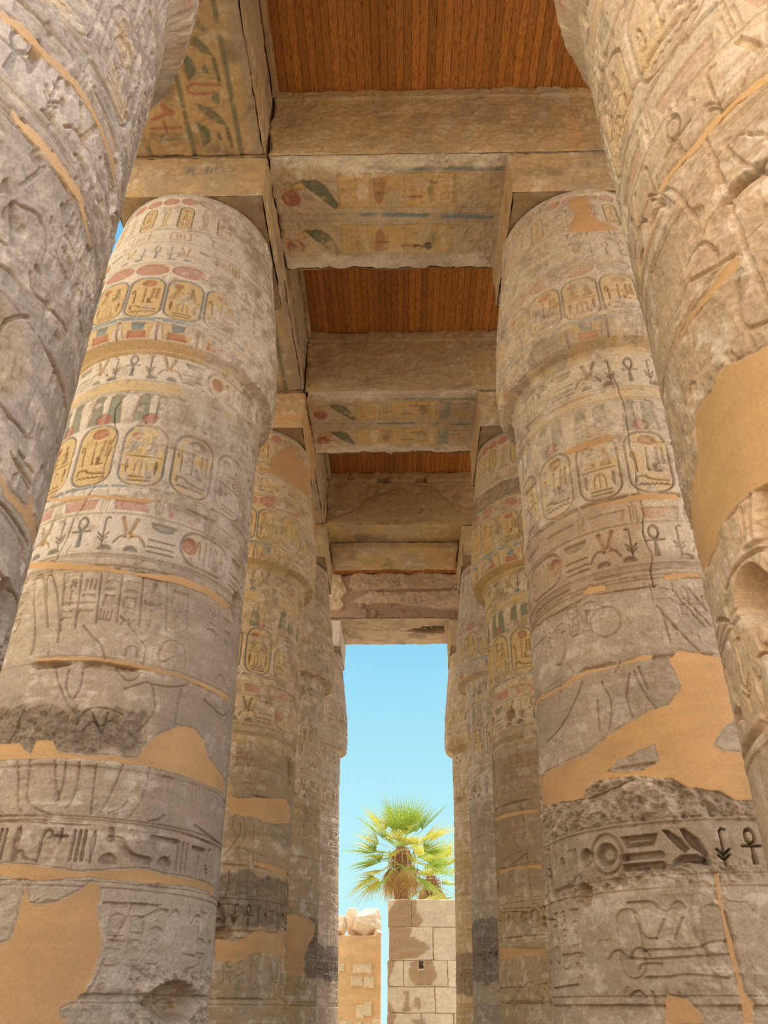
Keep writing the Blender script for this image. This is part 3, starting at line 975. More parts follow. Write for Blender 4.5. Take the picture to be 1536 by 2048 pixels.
PATCH = {
 'L1':[
  [(-59.1,5.76),(-8.3,5.5),(18.2,5.41),(40.4,5.5),(54.4,5.49),(74.8,5.47),(72.8,5.37),(52.1,5.4),(36.4,5.39),(11.9,5.38),(-16.3,5.44),(-58.7,5.71)],
  [(-15.6,4.45),(8.4,4.46),(33.9,4.44),(54.4,4.43),(86.1,4.46),(85.3,4.39),(54.7,4.39),(34.2,4.39),(8.7,4.42),(-15.1,4.41)],
  [(34.2,3.54),(36.2,3.67),(40.7,3.78),(50.1,3.93),(57.9,3.94),(65.1,3.86),(69,3.72),(80.2,3.64),(90.2,3.6),(90.7,3.46),(70.1,3.45),(58.7,3.46),(47.2,3.48),(28.8,3.48),(16.8,3.49),(-2.9,3.48),(-11.6,3.48),(-21.3,3.47),(-25.7,3.4),(-26.7,3.54),(-21.7,3.63),(-12.3,3.62),(-8.1,3.55),(-5.8,3.51),(-5.4,3.65),(1.6,3.65),(4.5,3.54),(10.7,3.53),(22.5,3.53)],
  [(-12.9,2.59),(-3.7,2.61),(7.7,2.58),(20.5,2.55),(28.7,2.57),(42.8,2.62),(49.3,2.6),(87.8,2.58),(89.2,2.51),(66,2.53),(28.3,2.5),(24,2.52),(8.9,2.47),(3,2.48),(-12.1,2.54)],
  [(3.5,2.47),(6.4,2.31),(8.9,2.3),(15.9,2.33),(21.8,2.41),(24.8,2.48),(28.4,2.45),(28.8,2.31),(32.3,2.07),(32.6,1.97),(31.5,1.82),(30,1.71),(27.4,1.64),(22.6,1.6),(22.9,1.56),(25.9,1.48),(40,0.9),(-25,0.9),(-25,2),(-3.5,1.99),(2.9,2.04),(3.6,2.19),(3.6,2.28)],
  [(-59.9,6.71),(-25.7,6.4),(-8.2,6.36),(6.6,6.33),(24.3,6.33),(17.1,6.27),(-7.6,6.31),(-24.9,6.35),(-56.4,6.62)],
 ],
 'R1':[
  [(-96.6,3.66),(-67.3,3.62),(-51.7,3.65),(-39.1,3.78),(-29.2,3.87),(-21.7,3.94),(-15.4,3.98),(-11.2,4.07),(-9.5,4.15),(-10.5,4.27),(-11.5,4.41),(-6.7,4.5),(0.4,4.47),(6.9,4.44),(24,4.3),(24,3.1),(1,3.11),(-3.9,3.19),(-10.7,3.21),(-14.5,3.22),(-18.7,3.3),(-32.5,3.37),(-40.8,3.37),(-51,3.38),(-53.8,3.3),(-55.4,3.25),(-69.6,3.28),(-84.2,3.31),(-95,3.4),(-95,3.75)],
  [(-97,4.47),(-62.4,4.39),(-45.8,4.47),(-31.2,4.43),(-22.4,4.48),(-17.4,4.48),(-18.2,4.43),(-27.4,4.41),(-44.9,4.42),(-62.7,4.35),(-92.5,4.4)],
  [(-44,5.28),(-40.8,5.34),(-32,5.31),(-32.3,5.25),(-40,5.25)],
  [(-6.8,5.31),(-1.6,5.34),(9.5,5.33),(10,5.28),(-6.1,5.27)],
  [(-12.1,2.53),(-10.2,2.54),(-10.7,2.36),(-10.2,2.11),(-9.6,1.88),(-9.7,1.72),(-7.6,1.64),(-9.1,1.51),(-12,1.51),(-11.1,1.64),(-11.2,1.84),(-12,2.06),(-12,2.36)],
  [(-34.7,1.5),(-32.6,1.7),(-26.5,1.67),(-23.9,1.58),(-22.6,1.51)],
  [(-44.8,7.18),(-34.2,7.2),(-19.6,7.2),(-12.2,7.13),(-26.4,7.09),(-41.6,7.1)],
  [(-56.2,6.36),(-39.4,6.28),(-19.5,6.32),(-6.5,6.35),(9.5,6.34),(9.1,6.25),(-7.3,6.25),(-25.6,6.25),(-46.1,6.3)],
  [(-17.1,11.48),(-15.3,11.57),(-2.3,11.63),(-3.2,11.24),(-0.5,10.98),(12.9,10.74),(-4.1,10.67),(-20.4,10.8),(-13.3,11.19)],
 ],
 'R0':[
  [(-82.4,5.38),(-77.9,5.35),(-69.1,5.3),(-62.8,5.3),(-54.2,5.28),(-50.9,5.27),(-51.5,5.22),(-61.6,5.25),(-68.2,5.24),(-77,5.31),(-81.4,5.33)],
  [(-88.5,4.42),(-83.6,4.44),(-76.9,4.43),(-71.6,4.43),(-67.9,4.44),(-66.9,4.4),(-68,4.36),(-74.2,4.38),(-80.5,4.4),(-86.1,4.4),(-90.2,4.39)],
  [(-90.4,3.96),(-82.4,3.95),(-79.2,4),(-74.3,3.95),(-70.1,3.9),(-67.3,3.88),(-55,3.7),(-55,3),(-75.3,3.32),(-80,3.35),(-85.3,3.35),(-91,3.35),(-96,3.31),(-102,3.32),(-109,3.35),(-110.1,3.42),(-108.7,3.55),(-110,3.7),(-98.1,3.73),(-92.4,3.78)],
 ],
 'L0':[
  [(49.8,6.08),(54.6,6.13),(62.6,6.11),(72,6.19),(83.6,6.17),(95.2,6.17),(101,6.12),(93.6,6.08),(82.2,6.12),(71.5,6.11),(62.4,6.04),(54.8,6.04),(50.5,6.02)],
  [(60,5.48),(67.6,5.49),(76.4,5.5),(84.6,5.52),(90.3,5.43),(96.4,5.35),(90.2,5.38),(83.8,5.44),(76.1,5.42),(67.5,5.42),(60.6,5.43)],
  [(85.5,3.62),(90.8,3.58),(98.9,3.61),(101.1,3.75),(104.3,3.65),(117.7,3.69),(115.5,3.59),(105.2,3.57),(97.3,3.55),(90.5,3.53),(86.5,3.57)],
 ],
 'L2':[
  [(13,10.63),(25.6,10.74),(27.9,11.08),(36.9,11.35),(52,11.6),(56.3,11.38),(83.3,11.28),(77.5,10.55),(52.3,10.47),(37.4,10.57),(24.4,10.61)],
  [(17.6,4.4),(26.2,4.37),(38.6,4.42),(53.3,4.46),(72.2,4.52),(85.6,4.42),(85.4,4.21),(61.7,4.08),(47.8,4.07),(41.1,4.14),(30.7,4.11),(21,4.14)],
  [(20.4,2.45),(31.3,2.4),(39.5,2.45),(45.9,2.54),(57.8,2.55),(80.9,2.56),(89.5,2.45),(89.8,2.23),(71.9,2.27),(59.1,2.28),(47.2,2.25),(36.7,2.13),(21.1,2.14)],
  [(41.5,3.49),(61.3,3.48),(80.2,3.44),(85.2,3.37),(61.7,3.39),(41.8,3.44)],
 ],
 'R2':[
  [(-86.7,4.29),(-62.6,4.26),(-45.4,4.25),(-33.2,4.23),(-33.5,4.17),(-45.6,4.18),(-62.8,4.2),(-87.5,4.22)],
  [(-78.9,3.47),(-48.7,3.43),(-34.4,3.43),(-33.6,3.37),(-57.4,3.41),(-79.3,3.4)],
  [(-91,2.57),(-81.7,2.39),(-52.8,2.34),(-35.9,2.32),(-35.3,2.23),(-53.1,2.26),(-76.2,2.19),(-91.8,2.26)],
 ],
 'L3':[
  [(34,3.25),(52.7,3.24),(79.9,3.12),(75.9,2.91),(63.5,2.7),(56.9,2.48),(59.9,2.21),(48.1,2.1),(36.4,2.15)],
 ],
}

LINE = {
 'L1':[
  [(-18.2,4.5),(-17.9,4.61),(-20.7,4.86),(-26.9,5.17),(-28.4,5.41),(-26.5,5.44),(-23.3,5.38),(-18.3,5.1),(-13.3,4.78)],
  [(-17.7,5.1),(-21.2,5.34),(-20.3,5.41),(-17.6,5.36),(-12.3,5.11),(-8,4.82),(-6.6,4.61)],
  [(-11.8,5.38),(-6.9,4.73)],
  [(-3.4,5.37),(-0.6,4.75)],
  [(5.6,5.36),(7.8,4.81)],
  [(14.7,5.36),(16.2,4.85)],
  [(23.8,5.38),(25.7,4.83)],
  [(34.4,5.41),(37.7,4.84)],
  [(45.6,5.32),(47.9,4.88)],
  [(61.3,5.37),(63.3,5.11)],
  [(65,5.39),(67.6,5.1)],
  [(70.2,5.41),(72.6,5.13)],
  [(36.3,4.63),(37.5,4.71),(41.2,4.76),(45.6,4.75),(48.7,4.68),(49.2,4.5)],
  [(36.3,4.63),(35.7,4.55),(37.9,4.49),(43,4.59)],
  [(22.5,4.5),(22.1,4.58),(24.2,4.61),(26.5,4.6),(27.1,4.5)],
  [(-5.4,4.39),(-2.3,4.2),(1.6,4.06),(4.7,3.95),(7.7,3.89)],
  [(1.1,4.32),(1.2,4.15),(4.3,4.04)],
  [(6.7,4.37),(7.6,4.16),(5.8,4.04)],
  [(19.3,4.39),(22.6,4.28),(25.9,4.24),(30.4,4.33),(25.8,4.39)],
  [(24.5,4.17),(27.2,4.2),(34.8,4.3),(36.9,4.15),(38.6,3.99),(32.8,3.79)],
  [(36.1,4.26),(44,4.27),(52.3,4.35),(52.6,4.4)],
  [(48.7,4.29),(48.1,4.11),(47.6,3.92)],
  [(68.8,4.54),(72.4,4.62),(78,4.58),(82.1,4.51)],
  [(61.8,4.26),(78.1,4.18),(88.9,4.35)],
  [(8.9,3.8),(9.6,3.89),(12.8,3.95),(19.2,3.97),(25.4,3.92)],
  [(11.8,3.74),(14.6,3.85),(18.1,3.77),(21.1,3.87),(26.2,3.81)],
  [(14.2,3.9),(18.4,3.73)],
  [(19.7,3.92),(19.3,3.73)],
  [(16.1,3.84),(18.9,3.73)],
  [(-20.9,3.46),(-22,3.3),(-20.7,3.14),(-17,3.09),(-11.2,3.01)],
  [(-10.8,3.46),(-8,3.28),(-6.1,3.08),(-3.8,3.01)],
  [(-5.8,3.47),(-4.1,3.27),(-2.8,3.1),(1.3,3.04),(6.6,3)],
  [(-14.3,3.94),(-16.2,3.66),(-21.5,3.46)],
  [(3.9,3.46),(6.1,3.28),(8.5,3.12)],
  [(8.1,3.44),(9.2,3.28),(7.8,3.1)],
  [(13.1,3.45),(14.1,3.28),(13.2,3.08),(11.7,3.06)],
  [(19.4,3.44),(20,3.21),(20.8,3.02)],
  [(29,3.46),(27.1,3.23),(24.1,3.04)],
  [(26.8,3.03),(30.9,3.08),(33.2,3.15)],
  [(39.7,3.47),(39.2,3.2),(35.1,3.03)],
  [(42.6,3.01),(47.1,3.04),(48.4,3.08)],
  [(61.2,3.43),(63.3,3.08)],
  [(63.5,3.43),(65.5,3.08)],
  [(72.6,3.42),(74.6,3.1)],
  [(64.9,3.06),(74.4,3.01),(90,2.99)],
  [(-18.9,2.99),(-4.5,2.99),(9.9,2.97),(27.3,2.97),(46.6,2.97),(65.8,2.96),(86.4,2.93)],
  [(-17.2,2.89),(-11.8,2.95),(1.6,2.93),(19,2.92),(21.5,2.93)],
  [(30.6,2.33),(41.1,2.34),(51.1,2.34)],
  [(43,2.22),(47.5,2.26),(52.4,2.32),(55.8,2.31)],
  [(55.8,2.31),(57,2.24),(58.8,2.32),(61.4,2.32),(63.2,2.18),(60.2,2.07)],
  [(67.6,2.35),(69.8,2.19),(71.3,2.31),(77.3,2.3)],
  [(73.6,2.25),(76.7,2.05)],
  [(79.8,2.28),(81.2,2.06)],
  [(41.1,2.34),(38.7,2.18),(36.2,2.06)],
  [(34.5,2.06),(39.7,2.05)],
  [(66.2,1.99),(80.8,1.98),(77.1,1.91),(70.2,1.88)],
  [(33.9,1.92),(31.9,1.76),(29.7,1.65)],
  [(2.8,4.78),(7.6,4.66),(12.2,4.59),(14.4,4.45)],
 ],
 'R1':[
  [(-12.2,4.98),(-6.6,4.74),(0.6,4.49)],
  [(-10.5,4.95),(-10.2,4.75),(-9.8,4.58)],
  [(-4.2,5.15),(0.1,4.96),(5.8,4.74)],
  [(3,5.17),(8.7,4.92)],
  [(-0.7,5.09),(8.9,4.74)],
  [(-40.1,4.29),(-38.7,4.19),(-36.9,4.11),(-38.2,3.93),(-39.7,3.82)],
  [(-28,4.32),(-29.7,4.19),(-30.9,4.1),(-30.2,3.99),(-29.5,3.89)],
  [(-26.1,4.34),(-24.5,4.17),(-21.9,4.03),(-20.2,3.95)],
  [(-24,4.37),(-22,4.14)],
  [(-49.4,4.35),(-53.4,4.21),(-59.8,4.06),(-68.7,3.95),(-78,3.92)],
  [(-43.3,4.12),(-43.9,3.83)],
  [(-31,4.46),(-33.7,4.35)],
  [(-62.1,4.44),(-65.3,4.19)],
  [(-41.5,2.35),(-37.4,2.35),(-32.6,2.35),(-30.1,2.27),(-27.5,2.27),(-26,2.33),(-23.7,2.34),(-22.6,2.29)],
  [(-29.8,2.21),(-32.9,2.08)],
  [(-23.9,2.22),(-27.1,2.07)],
  [(-39.5,2.27),(-37.5,2.08),(-32.9,2.08)],
  [(-39.6,2),(-29,2),(-20.6,2),(-17.6,2.04),(-12.1,2.05)],
  [(-43.1,1.95),(-35.4,1.93),(-12.1,1.96)],
  [(-40.4,1.87),(-38.6,1.91),(-32.6,1.9)],
  [(-38.5,1.81),(-29,1.81),(-26.7,1.83),(-13.6,1.8)],
  [(-51.2,1.94),(-49,2),(-46.3,2.01),(-44,1.95)],
  [(-42.8,1.95),(-41.1,2.01),(-38.7,2.02),(-36,1.96)],
  [(-97.7,2.32),(-78.9,2.3),(-77.5,2.19),(-76.1,2.09)],
  [(-89.5,1.75),(-66.8,1.77)],
  [(-44.9,1.68),(-41.3,1.73),(-39.3,1.68)],
  [(-36.8,1.71),(-36.1,1.6)],
  [(-53,3.24),(-42.2,3.28),(-32.7,3.34)],
  [(-94.6,3.5),(-54.5,3.38)],
  [(-56.6,4.6),(-54.3,4.5)],
  [(-69.7,5.02),(-95.3,5.02)],
 ],
 'R0':[
  [(-62.4,5.06),(-60.9,4.88),(-57.3,4.69)],
  [(-60.7,5.03),(-59.5,5.07),(-57.4,4.99),(-55,4.9)],
  [(-65.7,5.29),(-64.9,4.82),(-65.5,4.43),(-65,4.06)],
  [(-79.5,4.59),(-75.4,4.53),(-71.9,4.48),(-68.2,4.45)],
  [(-79.7,4.7),(-76.7,4.73),(-73.2,4.69),(-71.4,4.59),(-71.2,4.53)],
  [(-69.4,4.32),(-71.1,4.13),(-70.3,4.03),(-65.9,3.99)],
  [(-70.3,4.03),(-70.1,3.92)],
  [(-83.6,5.31),(-77.3,5.29),(-73,4.83)],
  [(-82.2,5.28),(-79.7,5.13)],
  [(-81.4,5.28),(-78.7,5.12)],
  [(-80.2,5.27),(-77.7,5.11)],
  [(-83.3,3.34),(-83.3,3.26),(-84.1,3.2)],
  [(-80,3.35),(-81.6,3.25),(-82.2,3.19)],
  [(-105.8,3.08),(-100.9,3.05),(-96.2,2.98),(-95,2.91)],
  [(-110.7,3.05),(-103.4,3.04)],
  [(-78.8,3.1),(-84.3,3.14),(-89.4,3.14),(-94.7,3.11)],
  [(-78.3,3.14),(-85.1,3.17)],
  [(-90.2,4.11),(-88.1,4.13),(-86.6,4.09)],
  [(-76,4.03),(-75.6,3.97)],
  [(-74.7,4.01),(-74.3,3.95)],
 ],
 'L0':[
  [(67.8,4.94),(70.2,4.96),(73.1,5.02),(76.6,5.01),(78.7,4.93),(78.8,4.81)],
  [(67.9,4.66),(72.7,4.68)],
  [(67.8,4.94),(70.6,4.78),(72.7,4.68)],
  [(69.8,4.53),(72.8,4.56),(76.2,4.53)],
  [(76.8,4.66),(78.9,4.57),(83.7,4.61),(89.9,4.65),(94.7,4.67)],
  [(76.4,4.33),(77.9,4.39),(80.5,4.44)],
  [(76.4,4.33),(75.9,4.21),(77.2,4.17)],
  [(67.9,5.08),(69.6,5.21),(71.9,5.37)],
  [(65,5.88),(69.9,5.75),(69.1,5.61)],
  [(72.1,5.5),(73.6,5.44),(80.8,5.4)],
  [(80.2,3.89),(83.9,3.88),(87.3,3.89),(90.3,3.89)],
  [(92.2,4.07),(93,3.97),(91.3,3.89)],
  [(88.6,3.48),(91.5,3.49),(96.1,3.49),(102.5,3.5),(108.6,3.52)],
  [(95.7,3.22),(102.7,3.23),(114.9,3.27),(117.9,3.24)],
  [(109.3,3.02),(109.6,3.08),(116.7,3.17)],
  [(89.7,3.78),(97.6,3.79)],
  [(89.3,3.73),(98.4,3.73)],
  [(87.1,3.73),(97.4,3.69)],
 ],
 'L2':[
  [(28.6,4.58),(31.7,4.63),(35.3,4.62),(39.4,4.52),(40.4,4.43)],
  [(28.9,4.02),(31.3,3.87),(19.9,3.52)],
  [(39.4,4.11),(41.6,3.47)],
  [(47.6,3.83),(48.9,3.55)],
  [(24.9,3.32),(25.4,3.02),(19.2,2.87)],
  [(19.3,2.85),(27,2.88),(36.6,2.83)],
  [(55.8,3.27),(57.2,3.15)],
 ],
 'R2':[
  [(-48.3,4.39),(-46.8,4.22),(-45.6,4.04),(-45.9,3.87)],
  [(-44.6,3.65),(-44.3,3.4),(-43.9,3.01)],
  [(-60.4,3.48),(-53.9,3.52),(-44.8,3.6)],
  [(-91.3,2.92),(-59.5,2.87),(-34.8,2.84)],
  [(-89.7,2.79),(-76,2.85),(-53.8,2.82),(-46.1,2.79)],
  [(-92.9,1.85),(-52,1.85)],
  [(-81.1,2.15),(-84.4,1.96),(-90,1.9)],
  [(-53.3,1.86),(-51.2,1.91),(-46.5,1.9)],
  [(-44.3,1.76),(-41.7,1.89),(-37.2,1.89)],
  [(-49.3,1.93),(-51.2,1.43)],
 ],
 'L3':[
  [(65.1,3.99),(58.8,3.86),(62,3.63),(70.1,3.45)],
  [(51.8,2.1),(51.4,1.54)],
  [(49.1,3.78),(46.6,3.32)],
 ],
 'R3':[
  [(-62.7,5.16),(-58.4,5.2),(-51.2,5.16)],
  [(-53.6,5.13),(-56,4.13)],
  [(-74.6,4.24),(-67.9,4.49),(-63.3,4.48)],
  [(-69.4,4.01),(-65.8,3.62),(-77.5,2.84)],
  [(-59.4,3.96),(-56.3,3.37)],
  [(-54.7,3.92),(-63.8,3.33),(-68.3,2.77)],
  [(-62.5,3.79),(-57.9,3.6),(-51,3.03)],
 ],
}
# ------------------------------------------------------------------ rough-hewn blocks
def block(name, lo, hi, mat, parent=None, res=20.0, amp=.018, rnd_edge=.035, seed=0, stone=C_TAN, faces=None, painter=None,
          origin=(0, 0, 0), chip=1.0, dirt_shade=.4, lump=None, coarse=5.0):
    """a stone block with worn edges; `faces` names the sides that get the fine grid, painter(canvas, side, P) carves them"""
    lo, hi = np.array(lo, float), np.array(hi, float)
    lump = amp if lump is None else lump
    g = Geo()
    sides = {'front': (0, 2, 1, lo, 1), 'back': (0, 2, 1, hi, -1), 'left': (1, 2, 0, lo, -1), 'right': (1, 2, 0, hi, 1),
             'bottom': (0, 1, 2, lo, -1), 'top': (0, 1, 2, hi, 1)}
    for sd, (a, b, n, ref, wind) in sides.items():
        r_ = res if (faces is None or sd in faces) else coarse

        def axis(i):
            L = hi[i] - lo[i]
            k = max(2, int(L * r_))
            base = np.linspace(lo[i], hi[i], k + 1)
            e = min(rnd_edge * 1.2, L * .3)
            q = np.linspace(0, e, 4)
            return np.unique(np.concatenate([lo[i] + q, base[(base > lo[i] + e) & (base < hi[i] - e)], hi[i] - q]).round(5))
        ua, vb = axis(a), axis(b)
        U, V = np.meshgrid(ua, vb)
        P = np.empty(U.shape + (3,))
        P[..., a], P[..., b], P[..., n] = U, V, ref[n]
        x, y, z = P[..., 0] + seed * 3.1, P[..., 1], P[..., 2]
        rr = rnd_edge * (1 + 1.5 * chip * np.clip(fbm(x, y, z, 3.1, 4, seed + 3), -.5, 1.2))[..., None]
        q = np.minimum(np.maximum(P, lo + rr), hi - rr)
        dv = P - q
        ln = np.linalg.norm(dv, axis=-1, keepdims=True) + 1e-9
        nrm = dv / ln
        n1, n2, n3 = fbm(x, y, z, .9, 3, seed), fbm(x, y, z, 4.2, 4, seed + 5), fbm(x, y, z, 18, 3, seed + 9)
        cv = Canvas(ua, vb)
        k = sst(-.2, .4, n1 + .4 * n2)[..., None]
        C = np.asarray(stone) * (1 - .5 * k) + C_GREY * .5 * k
        k = (sst(.12, .45, fbm(x, y, z, 1.9, 4, seed + 21)) * dirt_shade)[..., None]
        C = C * (1 - k) + C_DARK * k
        k = (sst(.15, .4, fbm(x, y, z, 6.0, 3, seed + 31)) * .35)[..., None]
        C = C * (1 - k) + C_CREAM * k
        cv.C = C.astype(np.float32)
        cv.keep = sst(-.42, -.02, fbm(x, y, z, 4.2, 5, seed + 41) + .25 * n3).astype(np.float32)
        cv.crisp = np.ones_like(cv.keep)
        if painter:
            painter(cv, sd, (n1, n2, n3))
        strata = fbm(x * .5, y * .5, z * 2.2, 4.0, 3, seed + 51)
        cv.C = cv.C * (1 + .16 * n3 + .14 * strata)[..., None]
        disp = lump * n1 + amp * .6 * n2 + amp * .35 * n3 + amp * .3 * strata + cv.H
        P = q + nrm * (rr + disp[..., None])
        if wind < 0:
            P, cv.C = P[:, ::-1], cv.C[:, ::-1]
        g.grid(P, np.clip(cv.C, 0, 1))
    return g.build(name, mat, parent, True, origin)


# ------------------------------------------------------------------ floor
def ground(name, x0, x1, y0, y1, n=60):
    u, v = np.linspace(x0, x1, n), np.linspace(y0, y1, n)
    U, V = np.meshgrid(u, v)
    h = .05 * fbm(U, V, U * 0, .15, 3, 3) - .02
    h -= h.max()
    g = Geo()
    inside = (sst(1.5, 4.5, V) * (1 - sst(26, 30, V)) * sst(-24, -20, U) * (1 - sst(20, 24, U)))[..., None]  # hall floor colour darkened on purpose, so it bounces less light
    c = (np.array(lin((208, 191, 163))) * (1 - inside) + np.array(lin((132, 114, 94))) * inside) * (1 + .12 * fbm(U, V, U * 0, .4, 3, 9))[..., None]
    g.grid(np.stack([U, V, h], -1), c)
    return tag(g.build(name, stone_material('sand_with_darkened_hall_floor', grain=.3, bump=.2, scale=9), None), None, None, None, 'structure')


ground('floor', -70, 70, -60, 110, 90)

# ------------------------------------------------------------------ timber ceiling: boards run along the aisle
for i, (ya, yb) in enumerate([(1.85, 7.4), (7.4, 12.9), (12.9, 18.4), (18.4, 25.6)]):
    g = Geo()
    k0, k1 = int(math.floor((-2.15 if i < 3 else -2.75) / BOARD)), int(math.ceil(7.5 / BOARD))  # boards run on unseen to the right, added to shade the ground
    for k in range(k0, k1):
        xa, xb = k * BOARD + .0015, (k + 1) * BOARD - .0015
        for P in ([[xa, ya, 0], [xb, ya, 0], [xb, yb, 0], [xa, yb, 0]],):
            b0 = np.array(P, float)
            zb, zt, bev = Z_BEAM + .004, Z_BEAM + .06, .007
            prof = [(xa, zt), (xa, zb + bev), (xa + bev, zb), (xb - bev, zb), (xb, zb + bev), (xb, zt), (xa, zt)]
            back = np.array([[[xa - .003, ya + .004, zt - .02], [xb + .003, ya + .004, zt - .02]], [[xa - .003, yb - .004, zt - .02], [xb + .003, yb - .004, zt - .02]]])
            g.grid(back[::-1])
            G = np.array([[[px_, y_, pz_] for px_, pz_ in prof] for y_ in (ya + .004, yb - .004)])
            g.grid(G[:, ::-1])
            cap = np.array([[[xa, 0, zb], [xb, 0, zb]], [[xa, 0, zt], [xb, 0, zt]]])
            for y_ in (ya + .004, yb - .004):
                c = cap.copy()
                c[..., 1] = y_
                g.grid(c)
    tag(g.build('ceiling', M_PLANK, None, False), 'stained pine board ceiling over the aisle, bay %s' % (
        'nearest the camera', 'between the first and second painted beams', 'between the second painted beam and the dark patched beam',
        'farthest away, seen as a thin orange strip')[i], None, None, 'structure')


